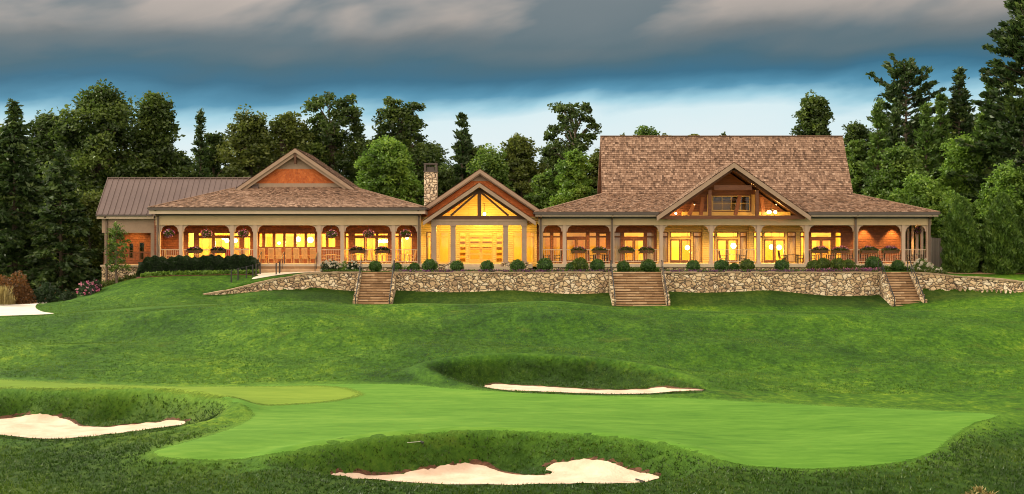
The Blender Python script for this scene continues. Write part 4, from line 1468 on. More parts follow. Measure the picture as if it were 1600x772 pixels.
cbuild(ge, 'gable_end', 'redwood')
# porch
rcol = [845, 882, 957, 1033, 1111, 1185, 1260, 1337, 1411, 1450]
rb0, rb1 = X(841), X(1454)
cbuild(MB().box(rb0, rb1, -.19, .19, BZ, Z(341.3)).box(rb1 - .38, rb1, .19, 5.0, BZ, Z(341.3)), 'porch_beam', 'beam')
for a, b in ((rb0, X(1034)), (X(1260), rb1)):
    cbuild(MB().box(a, b, -.24, -.195, Z(341.6), Z(338.6)), 'shadow_strip', 'gutter')  # same painted shadow line below the lodge eaves
cbuild(MB().box(rb0, rb1 - .38, .19, 3.0, 3.52, 3.58), 'porch_ceiling', 'ceil')
for i, p in enumerate(rcol):
    column(p, 0, BZ, brackets=(i > 0, i < len(rcol) - 1), w=.30)
cbuild(MB().box(X(838), X(1456), -.42, 3.0, -.30, 0).box(X(838), X(1456), -.47, -.42, -.28, -.03).box(X(1411), X(1456), 3.0, 7, -.30, 0), 'porch_deck', 'deck')
cbuild(MB().box(X(840), X(1454), -.34, -.05, -1.3, -.30), 'foundation', 'stone')
for a, b in ((845, 882), (882, 957), (957, 1033), (1111, 1185), (1260, 1337), (1337, 1411), (1411, 1450)):
    railing(a, b)
WINS_R = [(847.5, 860.5, 362.5, 410, 'w2'), (863.5, 876, 362.5, 410, 'w2'), (884, 916.5, 362.5, 371, 'tr'), (884, 916.5, 373, 411, 'door2'), (920, 932.5, 362.5, 410, 'w2'), (935.5, 948, 364, 410, 'w2'),
          (958, 970.5, 362.5, 410, 'w2'), (974, 1007, 362.5, 371, 'tr'), (974, 1007, 374, 411, 'door2'), (1010, 1023, 362.5, 410, 'w2'), (1034, 1044, 362.5, 410, 'w2'), (1047, 1080, 362.5, 371, 'tr'), (1047, 1080, 374, 411, 'door2'), (1083, 1096.5, 362.5, 410, 'w2'),
          (1110, 1117.5, 362.5, 410, 'w2'), (1119.5, 1153, 362.5, 371, 'tr'), (1119.5, 1153, 374, 411, 'door2'), (1156, 1167, 362.5, 410, 'w2'), (1177.5, 1182.5, 362.5, 410, 'w2'), (1184.5, 1191.5, 362.5, 410, 'w2'), (1193.5, 1226.5, 362.5, 371, 'tr'), (1193.5, 1226.5, 374, 411, 'door2'), (1230, 1243.5, 362.5, 410, 'w2'), (1250, 1257, 362.5, 410, 'w2'),
          (1266.5, 1300, 362.5, 371.5, 'tr'), (1266.5, 1300, 374, 411, 'door2'), (1304.5, 1315, 362.5, 410, 'w2')]
hr = fit_openings(WINS_R, WYB)
wr = MB()
wt_, wr2 = MB(), MB()
ga, gb_ = X(1031, WYB), X(1260, WYB)
for mb_, a, b in ((wr, X(834, WYB), ga), (wt_, ga, gb_), (wr2, gb_, X(1414, WYB))):
    wall_cells(mb_, a, b, -.3, 3.9, WYB, WYB + .2, [h for h in hr if a < (h[0] + h[1]) / 2 < b])
cbuild(wt_, 'wall', 'tanwall')
wr2.box(X(1414, WYB) - .2, X(1414, WYB), WYB + .2, 7.0, -.3, 3.9)
wr2.box(X(1414, WYB), X(1462, WYB), 7.0, 7.2, -.3, 3.9)
cbuild(wr, 'wall', 'redwall')
cbuild(wr2, 'wall', 'redwall')
pl = MB()
for a, b in ((1097.5, 1107), (1170, 1176.5), (1026, 1032)):
    pl.box(X(a, WYB), X(b, WYB), WYB - .25, WYB - .004, 0, 3.5)
cbuild(pl, 'pilaster', 'tanwall')
sc = MB()
for k in range(4):
    sc.box(X(1446) - .1, X(1446) + .1, .9 + k * 1.3, 1.1 + k * 1.3, 0, BZ)
cbuild(sc, 'side_post', 'post')
ix0, ix1, iyb = X(842, 3.2), X(1336, 3.2), 10
sh_ = MB().box(ix0 - .2, ix1 + .2, iyb, iyb + .2, -.3, 3.6).box(ix0 - .2, ix0, 3.2, iyb, -.3, 3.6).box(ix1, ix1 + .2, 3.2, iyb, -.3, 3.6).box(ix0, ix1, 3.2, iyb, 3.3, 3.4)
cbuild(sh_, 'interior_wall', 'inwall')
cbuild(MB().box(ix0, ix1, 3.2, iyb, -.1, -.01), 'interior_floor', 'infloor')
ip = MB()
for k in range(11):
    xx = ix0 + (ix1 - ix0) * (k + .5) / 11
    ip.box(xx - .5, xx + .5, iyb - .12, iyb - .002, 0, 2.3)
for q in (960, 1030, 1170, 1262):
    ip.box(X(q, 6) - .12, X(q, 6) + .12, 6.0, 6.3, 0, 3.3)
cbuild(ip, 'interior_panel', 'inwood')
for px_, y_ in ((845, -.3), (956.5, -.3), (1337, -.3), (1452.5, -.3)):
    downspout(px_, y_, Z(341, -.3), -.3, gut=(-1.1, EZR - .18))

# timbered front gable of the lodge
QY = -1.35
qax, qaz = X(1147, QY), Z(254, QY)
qel, qer = X(1026, QY), X(1267, QY)
qez = Z(337.5, QY)
qsl = (qaz - qez) / (qer - qax)
gable_slabs('gable_roof', qax, qaz, qel, qez, qer, qez, QY, 7.2, th=.14, seed=91)
rk = MB()
for xe in (qel, qer):
    rake(qax, qaz - .01, xe, qez - .01, QY - .07, QY - .003, .01, .32, rk)
cbuild(rk, 'barge_board', 'trim')
GWY = 2.3
lin = MB()
for s in (-1, 1):
    e = (qer - qax) - .5
    d1 = .22 * math.sqrt(1 + qsl * qsl)
    poly = [(qax + s * e, qaz - e * qsl - d1), (qax, qaz - d1), (qax, qaz - d1 - .05), (qax + s * e, qaz - e * qsl - d1 - .05)]
    lin.prism(poly if s < 0 else poly[::-1], QY + .25, GWY - .02)
cbuild(lin, 'ceiling_planks', 'darkwood')
TYY = -.75
cz_ = Z(342.3, TYY)
tr = MB().box(qax - 5.85, qax + 5.85, TYY - .17, TYY + .17, cz_, Z(336.8, TYY))
zc0, zc1 = Z(297, TYY), Z(289.5, TYY)
hc = (qaz - .75 - zc1) / qsl
tr.box(qax - hc, qax + hc, TYY - .13, TYY + .13, zc0, zc1)
for px_, top in ((1109, 292), (1183, 292)):
    xx = X(px_, TYY)
    tr.box(xx - .13, xx + .13, TYY - .135, TYY + .135, Z(336.8, TYY) + .002, zc0 - .002)
tr.box(qax - .15, qax + .15, TYY - .5, TYY + .13, Z(264, TYY), Z(256.5, TYY) - .25)
for s in (-1, 1):
    e = (qer - qax) - .55
    d1 = .48
    tr.beam((qax + s * e, TYY, qaz - e * qsl - d1), (qax, TYY, qaz - d1), .26, .30, up=(0, 1, 0))
cbuild(tr, 'truss', 'truss')
for px0, py0, px1, py1 in ((1077, 336, 1084, 318), (1149, 336, 1156, 305), (1095, 336, 1098, 308), (1193, 336, 1190, 308)):
    cbuild(MB().beam((X(px0, 1.2), 1.2, Z(py0, 1.2)), (X(px1, 1.2), 1.2, Z(py1, 1.2)), .3, .22, up=(0, 1, 0)), 'brace', 'redwood')
fl = Z(341, 0) + .05
cbuild(MB().box(qax - 5.6, qax + 5.6, -.1, GWY, fl - .04, fl + .02), 'gable_floor', 'ceil')
gwm = MB()
wz0, wz1 = Z(329.5, GWY), Z(306, GWY)
wx0, wx1 = X(1113, GWY), X(1172, GWY)
az3 = qaz - .5
zz_ = [fl + .02, wz0, wz1]
for a, b in ((fl + .02, wz0), (wz0, wz1)):
    ha, hb = (az3 - a) / qsl, (az3 - b) / qsl
    if a < wz0:
        gwm.prism([(qax - ha, a), (qax + ha, a), (qax + hb, b), (qax - hb, b)], GWY, GWY + .2)
    else:
        gwm.prism([(qax - ha, a), (wx0, a), (wx0, b), (qax - hb, b)], GWY, GWY + .2)
        gwm.prism([(wx1, a), (qax + ha, a), (qax + hb, b), (wx1, b)], GWY, GWY + .2)
h_ = (az3 - wz1) / qsl
gwm.prism([(qax - h_, wz1), (qax + h_, wz1), (qax, az3)], GWY, GWY + .2)
cbuild(gwm, 'gable_wall', 'gablewall')
window(wx0, wx1, wz0, wz1, GWY + .05, 'frame2', 4, 2, 'darkglass', name='gable_window')
cbuild(MB().box(X(1105, GWY), X(1112, GWY), GWY - .08, GWY - .003, fl + .03, Z(304, GWY)).box(X(1174, GWY), X(1180, GWY), GWY - .08, GWY - .003, fl + .03, Z(304, GWY))
       .box(X(1065, GWY), X(1235, GWY), GWY - .06, GWY - .004, fl + .03, wz0 - .08), 'gable_panel', 'frame2')
cbuild(MB().box(wx0 - .1, wx1 + .1, GWY + 1.6, GWY + 1.7, fl, 6.4), 'interior_wall', 'inwood')
# ================================================================== LAMPS (the light each photo lamp gives)
LAMP = 2.4


def lamp_light(name, kind, loc, energy, col=(1.0, .62, .11), size=.3, size_y=None, parent=None, spot=None, rot=None):
    l = bpy.data.lights.new(name, kind)
    l.energy = energy * LAMP
    l.color = col
    if kind == 'AREA':
        l.shape = 'RECTANGLE'
        l.size = size
        l.size_y = size_y or size
    elif kind in ('POINT', 'SPOT'):
        l.shadow_soft_size = size
    if spot:
        l.spot_size = RAD(spot)
        l.spot_blend = .6
    o = bpy.data.objects.new(name, l)
    COL.objects.link(o)
    o.location = loc
    if rot:
        o.rotation_euler = rot
    if parent:
        o.parent = parent
        o.location = Vector(loc) - wloc(parent)
    return o


def pendant(px, py, y, ztop, r, watts, label, group=None, n=1, col=(1.0, .62, .17)):
    x, z = X(px, y), Z(py, y)
    t = thing('pendant_lamp', (x, y, z), label, 'lamp', group)
    MB().tube([(x, y, z + r * .8), (x, y, ztop)], .014, 5).build('cord', M['iron'], t)
    if n == 1:
        MB().ball((x, y, z), r, 8).build('globe', M['bulb'], t, smooth=True)
    else:
        ring = MB()
        for k in range(n):
            th = 2 * math.pi * k / n
            cx, cy = x + .34 * math.cos(th), y + .34 * math.sin(th)
            MB().ball((cx, cy, z), r, 7).build('globe', M['bulb'], t, smooth=True)
            ring.tube([(x, y, z + .28), (cx, cy, z + r * .9)], .016, 5)
        ring.build('arm', M['iron'], t)
    MB().lathe([(.09, 0), (.09, .04)], (x, y, ztop - .04), 10).build('canopy', M['iron'], t)
    lamp_light('lamp_light', 'POINT', (x, y, z - r - .12), watts, col, .12, parent=t)
    return t


# dining room
gL = 'pendant lamps in the dining room'
pendant(349, 372.5, 4.6, 3.2, .13, 110, 'glowing globe lamp behind the second bay of the left porch', gL)
pendant(354.5, 376, 5.0, 3.2, .18, 120, 'brightest low globe lamp by the bay with the red chair', gL)
pendant(368, 376, 5.2, 3.2, .17, 120, 'globe lamp behind the third column of the left porch', gL)
pendant(436, 380, 5.5, 3.2, .12, 120, 'dim globe low in the window row over the porch steps', gL)
pendant(466, 374, 4.8, 3.2, .22, 130, 'large bright globe in the fifth window over the porch steps', gL)
pendant(485, 375, 4.8, 3.2, .25, 130, 'largest bright globe in the last window over the porch steps', gL)
pendant(600, 377, 5.0, 3.2, .15, 120, 'cluster lamp of small globes behind the right dining room door', gL, n=4)
pendant(636, 372, 6.0, 3.2, .12, 110, 'single globe beside the dark downspout near the entrance', gL)
for k, px in enumerate((318, 415, 520, 575)):
    lamp_light('ceiling_panel_light', 'AREA', (X(px, 6.2), 6.2, 3.15), 170, size=2.4, size_y=3.5)
# hall and portico
pendant(757, 334.5, .6, 4.95, .13, 85, 'small bright lamp hanging inside the entrance gable', col=(1, .60, .14))
lamp_light('ceiling_panel_light', 'AREA', (X(750, 6), 6.0, 3.2), 330, size=5.5, size_y=4)
lamp_light('porch_downlight', 'POINT', (X(694, .6), .6, 2.9), 45, size=.15)
lamp_light('porch_downlight', 'POINT', (X(804, .6), .6, 2.9), 45, size=.15)
lamp_light('porch_downlight', 'POINT', (X(750, 0), .2, 3.0), 45, size=.15)
# lodge
gR = 'pendant lamps in the lodge rooms'
pendant(1074, 387, 4.6, 3.3, .20, 130, 'bright globe seen through the door under the left foot of the timber gable', gR)
pendant(1146, 384, 4.8, 3.3, .23, 140, 'bright globe seen through the door under the peak of the timber gable', gR)
pendant(1205.5, 386, 4.6, 3.3, .20, 130, 'left one of the two bright globes in the door under the starry lamp', gR)
pendant(1217.5, 386.5, 4.6, 3.3, .21, 130, 'right one of the two bright globes in the door under the starry lamp', gR)
for k, (px, w) in enumerate(((870, 70), (985, 120), (1060, 190), (1140, 190), (1215, 190), (1290, 170))):
    lamp_light('ceiling_panel_light', 'AREA', (X(px, 6.4), 6.4, 3.25), w, size=2.6, size_y=4)
pendant(1205, 331.5, .4, 5.55, .13, 85, 'star bright cluster lamp hanging in the right half of the timber gable', n=3)
pendant(1056, 333.5, 1.4, 4.35, .09, 40, 'small glowing lamp tucked in the left corner of the timber gable', col=(1, .55, .15))


def downlight(px, y, z, watts, label, spot=75, aim=None, group=None):
    """recessed can with its own light"""
    x = X(px, y)
    t = thing('downlight', (x, y, z), label, 'downlight', group)
    MB().lathe([(.10, -.05), (.10, 0)], (x, y, z), 10).build('can', M['iron'], t)
    MB().lathe([(.075, -.062), (.075, -.052)], (x, y, z), 10).build('lens', M['bulb2'], t)
    lamp_light('spot_light', 'SPOT', (x, y, z - .08), watts, (1, .55, .14), .05, parent=t, spot=spot, rot=aim)
    return t


gD = 'downlights in the porch ceilings'
for px, lb in ((1352, 'porch ceiling downlight washing the left part of the blank red wall'), (1396, 'porch ceiling downlight washing the right part of the blank red wall'),
               (1430, 'porch ceiling downlight in the last bay by the board fence')):
    downlight(px, 2.5, 3.52, 260, lb, spot=80, group=gD)
for px, lb in ((865, 'porch ceiling downlight in the first bay right of the entrance'), (918, 'porch ceiling downlight in the second bay right of the entrance'), (993, 'porch ceiling downlight above the middle stone stair'),
               (1072, 'porch ceiling downlight left under the timber gable'), (1146, 'porch ceiling downlight centred under the timber gable'), (1222, 'porch ceiling downlight right under the timber gable'), (1290, 'porch ceiling downlight at the bay right of the timber gable')):
    downlight(px, 1.4, 3.52, 210 if 1040 < px < 1250 else 115, lb, spot=125, group=gD)
for px, lb in ((266, 'porch ceiling downlight in the leftmost bay'), (323, 'porch ceiling downlight over the bay with two flower boxes on the left porch'), (381, 'porch ceiling downlight over the third left bay'), (425, 'porch ceiling downlight over the left part of the porch steps'), (472, 'porch ceiling downlight over the right part of the porch steps'),
               (517, 'porch ceiling downlight right of the porch steps'), (575, 'porch ceiling downlight over the wide bay before the entrance'), (635, 'porch ceiling downlight in the bay next to the entrance')):
    downlight(px, 1.0, 3.62, 170, lb, spot=125, group=gD)
downlight(205, 3.2, 3.66, 200, 'downlight over the red wall of the side wing porch', spot=120, group=gD)
# spots fixed along the gable rafters
for px, py, y, lb in ((1172, 290, 0.2, 'upper small spot under the right rafter of the timber gable'), (1213, 318, .2, 'lower small spot under the right rafter of the timber gable'), (1085, 318, .2, 'small spot under the left rafter of the timber gable'),
                      (700, 321, -.2, 'small spot under the left rafter of the entrance gable'), (792, 318, -.2, 'small spot under the right rafter of the entrance gable')):
    z = Z(py, y)
    x = X(px, y)
    t = thing('rafter_spot', (x, y, z), lb, 'spotlight', 'small spots under the gable rafters')
    MB().lathe([(.05, -.10), (.06, .04)], (x, y, z), 8).build('can', M['iron'], t)
    MB().lathe([(.045, -.112), (.045, -.102)], (x, y, z), 8).build('lens', M['bulb'], t)
    lamp_light('spot_light', 'POINT', (x, y, z - .2), 9 if px > 900 else 18, (1, .55, .14), .04, parent=t)
# ================================================================== TERRACE WALLS AND STAIRS
WT = -.57                                  # top of the retaining walls


def wall_run(pts, tops, bots, label, thick=.5, seed=1):
    """a dry stone wall that follows pts (x, y); uneven coping stones on top"""
    r = random.Random(seed)
    mid = pts[len(pts) // 2]
    t = thing('retaining_wall', (mid[0], mid[1], min(bots)), label, 'stone wall')
    # resample
    P = [Vector((p[0], p[1], 0)) for p in pts]
    S = [0]
    for a, b in zip(P, P[1:]):
        S.append(S[-1] + (b - a).length)
    n = max(2, int(S[-1] / .5))
    s = [S[-1] * k / n for k in range(n + 1)]
    xs, ys = np.interp(s, S, [p.x for p in P]), np.interp(s, S, [p.y for p in P])
    zt, zb = np.interp(s, S, tops), np.interp(s, S, bots)
    mb, cap = MB(), MB()
    vs, fs = [], []
    for k in range(n + 1):
        a = Vector((xs[min(k + 1, n)] - xs[max(k - 1, 0)], ys[min(k + 1, n)] - ys[max(k - 1, 0)], 0)).normalized()
        nn = Vector((-a.y, a.x, 0))
        j = r.uniform(-.03, .03)
        for q, z in ((0, zb[k]), (0, zt[k] - .08), (thick, zt[k] - .08), (thick, zb[k])):
            vs.append((xs[k] + nn.x * (q + (j if q == 0 else 0)), ys[k] + nn.y * (q + (j if q == 0 else 0)), z))
        if k:
            b = 4 * (k - 1)
            fs += [(b, b + 4, b + 5, b + 1), (b + 1, b + 5, b + 6, b + 2), (b + 2, b + 6, b + 7, b + 3)]
    fs += [(0, 1, 2, 3), (4 * n + 3, 4 * n + 2, 4 * n + 1, 4 * n)]
    mb.add(vs, fs)
    mb.build('wall_face', M['stone'], t)
    u = 0.0
    while u < S[-1] - .1:
        w = min(r.uniform(.45, .95), S[-1] - u)
        x0, y0, z0 = np.interp(u, S, [p.x for p in P]), np.interp(u, S, [p.y for p in P]), np.interp(u, S, tops)
        x1, y1, z1 = np.interp(u + w - .02, S, [p.x for p in P]), np.interp(u + w - .02, S, [p.y for p in P]), np.interp(u + w - .02, S, tops)
        d = Vector((x1 - x0, y1 - y0, 0)).normalized()
        nn = Vector((-d.y, d.x, 0))
        f0, h = r.uniform(-.09, -.03), r.uniform(.0, .05)
        c = [Vector((x0, y0, 0)) + nn * f0, Vector((x1, y1, 0)) + nn * (f0 + r.uniform(-.03, .03)), Vector((x1, y1, 0)) + nn * (thick + .04), Vector((x0, y0, 0)) + nn * (thick + .04)]
        zz = [z0, z1, z1, z0]
        bot = [(p.x, p.y, q - .078) for p, q in zip(c, zz)]
        top = [(p.x, p.y, q + h) for p, q in zip(c, zz)]
        cap.add(bot + top, [(3, 2, 1, 0), (4, 5, 6, 7), (0, 1, 5, 4), (1, 2, 6, 5), (2, 3, 7, 6), (3, 0, 4, 7)], r.random())
        u += w
    cap.build('coping', M['cap'], t)
    return t


def wp(px, d):
    return ((px - 800) * d / FPX, d - DIST)


wallY = 104.8
wall_run([wp(318, 101), wp(345, 101.9), wp(380, 103), wp(430, 104.1), wp(480, 104.7), wp(520, wallY), wp(565, wallY)],
         [Z(460, -9), Z(455.5, -8.1), Z(447.5, -7), Z(436, -5.9), Z(427, -5.3), WT, WT], [-2.7, -2.7, -2.6, -2.6, -2.6, -2.6, -2.6], 'low stone wall curving down to the left of the first stairs', seed=3)
wall_run([wp(613.5, wallY), wp(700, wallY), wp(800, wallY), wp(957, wallY)], [WT] * 4, [-2.6] * 4, 'long straight stone wall between the left and the middle stairs', seed=4)
wall_run([wp(1034, wallY), wp(1200, wallY), wp(1379, wallY)], [WT] * 3, [-2.6] * 3, 'straight stone wall between the middle and the right stairs', seed=5)
wall_run([wp(1422, wallY), wp(1440, wallY), wp(1500, 104.2), wp(1550, 102.9), wp(1600, 101.3), wp(1660, 99.2), wp(1720, 97)],
         [WT, WT - .02, Z(431.5, -5.8), Z(435, -7), Z(440, -8.7), Z(445, -10.8), Z(452, -13)], [-2.8] * 7, 'stone wall bending away to the right of the right stairs', seed=6)


def stairs(pxa, pxb, label, n=14, y0=-5.2, run=3.45, ztop=-.56, zbot=-3.16):
    d0 = y0 + DIST
    xa, xb = (pxa - 800) * d0 / FPX, (pxb - 800) * d0 / FPX
    t = thing('stone_stairs', ((xa + xb) / 2, y0 - run, zbot), label, 'stairs', 'stone stairs through the terrace wall')
    r = random.Random(int(pxa))
    tr, ri = MB(), MB()
    for k in range(n):
        zt = ztop + (zbot - ztop) * (k + 0) / n
        ya, yb = y0 + .5 - (run + .5) * k / n, y0 + .5 - (run + .5) * (k + 1) / n
        ri.box(xa, xb, yb + .04, ya + .02, -3.6, zt - .07, r.random())
        u = xa
        while u < xb - .05:
            w = min(r.uniform(.5, 1.3), xb - u)
            if xb - u - w < .3:
                w = xb - u
            tr.box(u + .006, u + w - .006, yb - .02 + r.uniform(-.02, .02), ya + .01, zt - .10, zt + r.uniform(-.012, .012), r.random())
            u += w
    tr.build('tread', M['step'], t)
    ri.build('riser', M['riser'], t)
    for x0, x1 in ((xa - .30, xa - .01), (xb + .01, xb + .30)):
        c = MB()
        m = 6
        for k in range(m):
            ya, yb = y0 + .02 - (run + .1) * k / m, y0 + .02 - (run + .1) * (k + 1) / m
            zt = ztop + (zbot + .38 - ztop) * (k + .35) / m
            c.box(x0, x1, yb, ya, -3.7, zt)
        c.build('cheek_wall', M['stone'], t)
    for x in (xa - .1, xb + .1):
        h = MB()
        top = [(x, y0 + .9, ztop + .02), (x, y0 + .9, ztop + .80), (x, y0 + .62, ztop + .92), (x, y0 + .2, ztop + .90)]
        slope = [(x, y0 + .2 - (run + .05) * s, ztop + .90 + (zbot - ztop) * s) for s in (0.0, .5, 1.0)]
        h.tube(top + slope[1:] + [(x, y0 - run - .1, zbot + .8), (x, y0 - run - .1, zbot - .1)], .032, 6)
        for s in (.12, .5, .9):
            yy, zz = y0 + .2 - run * s, ztop + (zbot - ztop) * s
            h.tube([(x, yy, zz - .1), (x, yy, zz + .9)], .026, 6)
        h.tube([(x, y0 + .2, ztop + .45), (x, y0 - run, zbot + .45)], .016, 5)
        h.build('handrail', M['iron'], t)
    return t


stairs(565.5, 613, 'left stone stairs with black handrails below the dining porch')
stairs(957.5, 1033, 'widest stone stairs, in the middle, below the lodge porch')
stairs(1379.5, 1421, 'right stone stairs with slanting cheeks near the board fence')

# handrails at the porch steps and down the garden walk
for px, lb in ((405.5, 'curved black handrail at the hedge end of the porch steps'), (441, 'pale topped handrail in the middle of the porch steps'), (494, 'curved black handrail on the right side of the porch steps')):
    t = thing('handrail', (X(px, -1.5), -1.5, -.75), lb, 'handrail')
    x = X(px, -1.5)
    h = MB().tube([(x, -.5, 0), (x, -.5, .85), (x, -.62, .97), (x, -1.0, .90), (x, -2.0, .35), (x, -2.1, .2), (x, -2.1, -.75)], .03, 6)
    h.build('rail', M['iron'], t)
    MB().tube([(x, -1.25, -.5), (x, -1.25, .78)], .025, 6).build('post', M['iron'], t)
for i, (pts, lb) in enumerate(([[(361.5, 424.5, 445, 104.4), (372, 423.5, 441, 105.0), (385, 420.5, 438, 105.6), (395, 419.5, 434, 106.2)], 'four post black handrail along the walk under the hedge'],
                               [[(400, 413.5, 434, 106.5), (406.5, 410.5, 431, 107.2)], 'two post black handrail at the end of the hedge'],
                               [[(431.5, 413.5, 431.5, 106.3), (437, 408.5, 430, 107.0)], 'two post black handrail standing on the pale walk'],
                               [[(142.5, 453, 461.5, 103.5), (147.5, 453, 461.5, 104)], 'pair of short black posts beside the pink rose bush'])):
    q = [((p - 800) * d / FPX, d - DIST, CZ + (HORIZ - a) * d / FPX, gz((p - 800) * d / FPX, d - DIST) - .1) for p, a, b, d in pts]
    t = thing('handrail', (q[0][0], q[0][1], q[0][3]), lb, 'handrail')
    for x, y, zt, zb in q:
        zt = max(zt, zb + 1.05 if len(q) > 1 and y > -6 else zb + .6)
        MB().box(x - .045, x + .045, y - .045, y + .045, zb, zt).build('post', M['iron'], t)
    MB().tube([(x, y, max(zt, zb + 1.05 if y > -6 else zb + .6) - .05) for x, y, zt, zb in q], .022, 5).build('rail', M['iron'], t)

# planting beds on the terrace
def bed(px0, px1, y0, y1, label):
    x0, x1 = X(px0, (y0 + y1) / 2), X(px1, (y0 + y1) / 2)
    m = MB()
    n = max(2, int((x1 - x0) / .5))
    for k in range(n):
        a, b = x0 + (x1 - x0) * k / n, x0 + (x1 - x0) * (k + 1) / n
        m.add([(a, y0, gz(a, y0) + .02), (b, y0, gz(b, y0) + .02), (b, y1, gz(b, y1) + .02), (a, y1, gz(a, y1) + .02),
               (a, (y0 + y1) / 2, gz(a, (y0 + y1) / 2) + .09), (b, (y0 + y1) / 2, gz(b, (y0 + y1) / 2) + .09)], [(0, 1, 5, 4), (4, 5, 2, 3)])
    o = m.build('planting_bed', M['mulch'])
    return tag(o, label, kind='structure')


bed(503, 566, -4.5, -2.6, 'mulched bed left of the left stairs')
bed(616, 955, -4.5, -2.6, 'mulched bed on top of the long wall')
bed(1036, 1376, -4.5, -2.6, 'mulched bed on top of the right part of the wall')
bed(1424, 1470, -4.5, -2.6, 'mulched bed by the board fence')
bed(214, 404, -2.9, -1.9, 'mulched strip at the foot of the hedge')

# board fence at the right end of the porch
t = thing('board_fence', (X(1463, 1.6), 1.6, -.6), 'grey vertical board fence at the right end of the porch', 'fence')
fb = MB()
r = random.Random(5)
x = X(1454, 1.6)
k = 0
while x < X(1479, 1.6):
    top = Z(371, 1.6) - .012 * k * 1.4
    fb.box(x, x + .135, 1.6 + r.uniform(-.01, .01), 1.63 + r.uniform(-.004, .004), -.8, top + r.uniform(-.02, .02), r.random())
    x += .15
    k += 1
yy = 1.66
while yy < 7:
    fb.box(x, x + .03, yy, yy + .135, -.8, Z(375, 1.6), r.random())
    yy += .15
fb.build('boards', M['fence'], t)
MB().box(X(1453, 1.6), x, 1.66, 1.72, 1.2, 1.3).box(X(1453, 1.6), x, 1.66, 1.72, .1, .2).build('fence_rail', M['fence'], t)
MB().box(X(1453, 1.6), X(1453, 1.6) + .1, 1.72, 1.82, -.8, 1.9).build('fence_post', M['fence'], t)
# sandy track above the right wall
tp = smooth_poly([((px - 800) * d / FPX, d - DIST) for px, d in [(1478, 107.2), (1520, 107.6), (1570, 107.8), (1650, 108), (1650, 110.5), (1570, 110.5), (1500, 110), (1478, 109)]], 4)
o = sheet('dirt_track', tp, .5, pmat('tan_bare_earth', [(.26, .16, .085), (.36, .23, .13)], 2, .95, .4, 12), .02)
tag(o, 'tan bare strip of earth in front of the columnar evergreens')

# bunker rakes
def rake_tool(pa, pb, label):
    a, b = cast(ZT, *pa), cast(ZT, *pb)
    A, B = Vector((*a, gz(*a) + .06)), Vector((*b, gz(*b) + .05))
    t = thing('bunker_rake', tuple(A), label, 'rake')
    MB().tube([A, B], .008, 6).build('handle', M['white'], t)
    d = (B - A).normalized()
    s = d.cross(Vector((0, 0, 1))).normalized()
    h = MB().beam(B - s * .25, B + s * .25, .05, .04)
    for k in range(9):
        q = B + s * (-.22 + .055 * k)
        h.beam(q, q - Vector((0, 0, .07)), .012, .012)
    h.build('head', M['iron'], t)


rake_tool((948, 757.5), (1000, 753.5), 'rake lying at the near edge of the large front bunker')
rake_tool((636, 694.5), (658, 693.3), 'rake lying in the grass above the large front bunker')
# ================================================================== VEGETATION
def leaf_arrays(C, A, s, w, r):
    """kite shaped leaves at C, long axis A, length s, half width w"""
    n = len(C)
    A = A / (np.linalg.norm(A, axis=1, keepdims=True) + 1e-9)
    B = np.cross(A, r.normal(size=(n, 3)))
    B = B / (np.linalg.norm(B, axis=1, keepdims=True) + 1e-9)
    s = np.asarray(s).reshape(-1, 1) * np.ones((n, 1))
    w = np.asarray(w).reshape(-1, 1) * np.ones((n, 1))
    V_ = np.empty((n, 4, 3))
    V_[:, 0] = C - A * s * .5
    V_[:, 1] = C + B * w + A * s * .08
    V_[:, 2] = C + A * s * .5
    V_[:, 3] = C - B * w + A * s * .08
    return V_.reshape(-1, 3), np.arange(n * 4).reshape(-1, 4)


def unit(r, n):
    v = r.normal(size=(n, 3))
    return v / np.linalg.norm(v, axis=1, keepdims=True)


PROF = {
    'round': lambda t: np.sqrt(np.clip(1 - np.clip(2 * t - .85, -.55, 2) ** 2 * .78, 0.02, 1)),
    'oval': lambda t: np.clip(np.sin(np.pi * (0.30 + .66 * t)) ** .7, .05, 1),
    'broad': lambda t: np.clip(np.sin(np.pi * (0.2 + .74 * t)) ** .5, .1, 1),
    'vase': lambda t: np.clip(.35 + .75 * t - .55 * np.clip(t - .75, 0, 1) * 4 * .6, .1, 1),
}


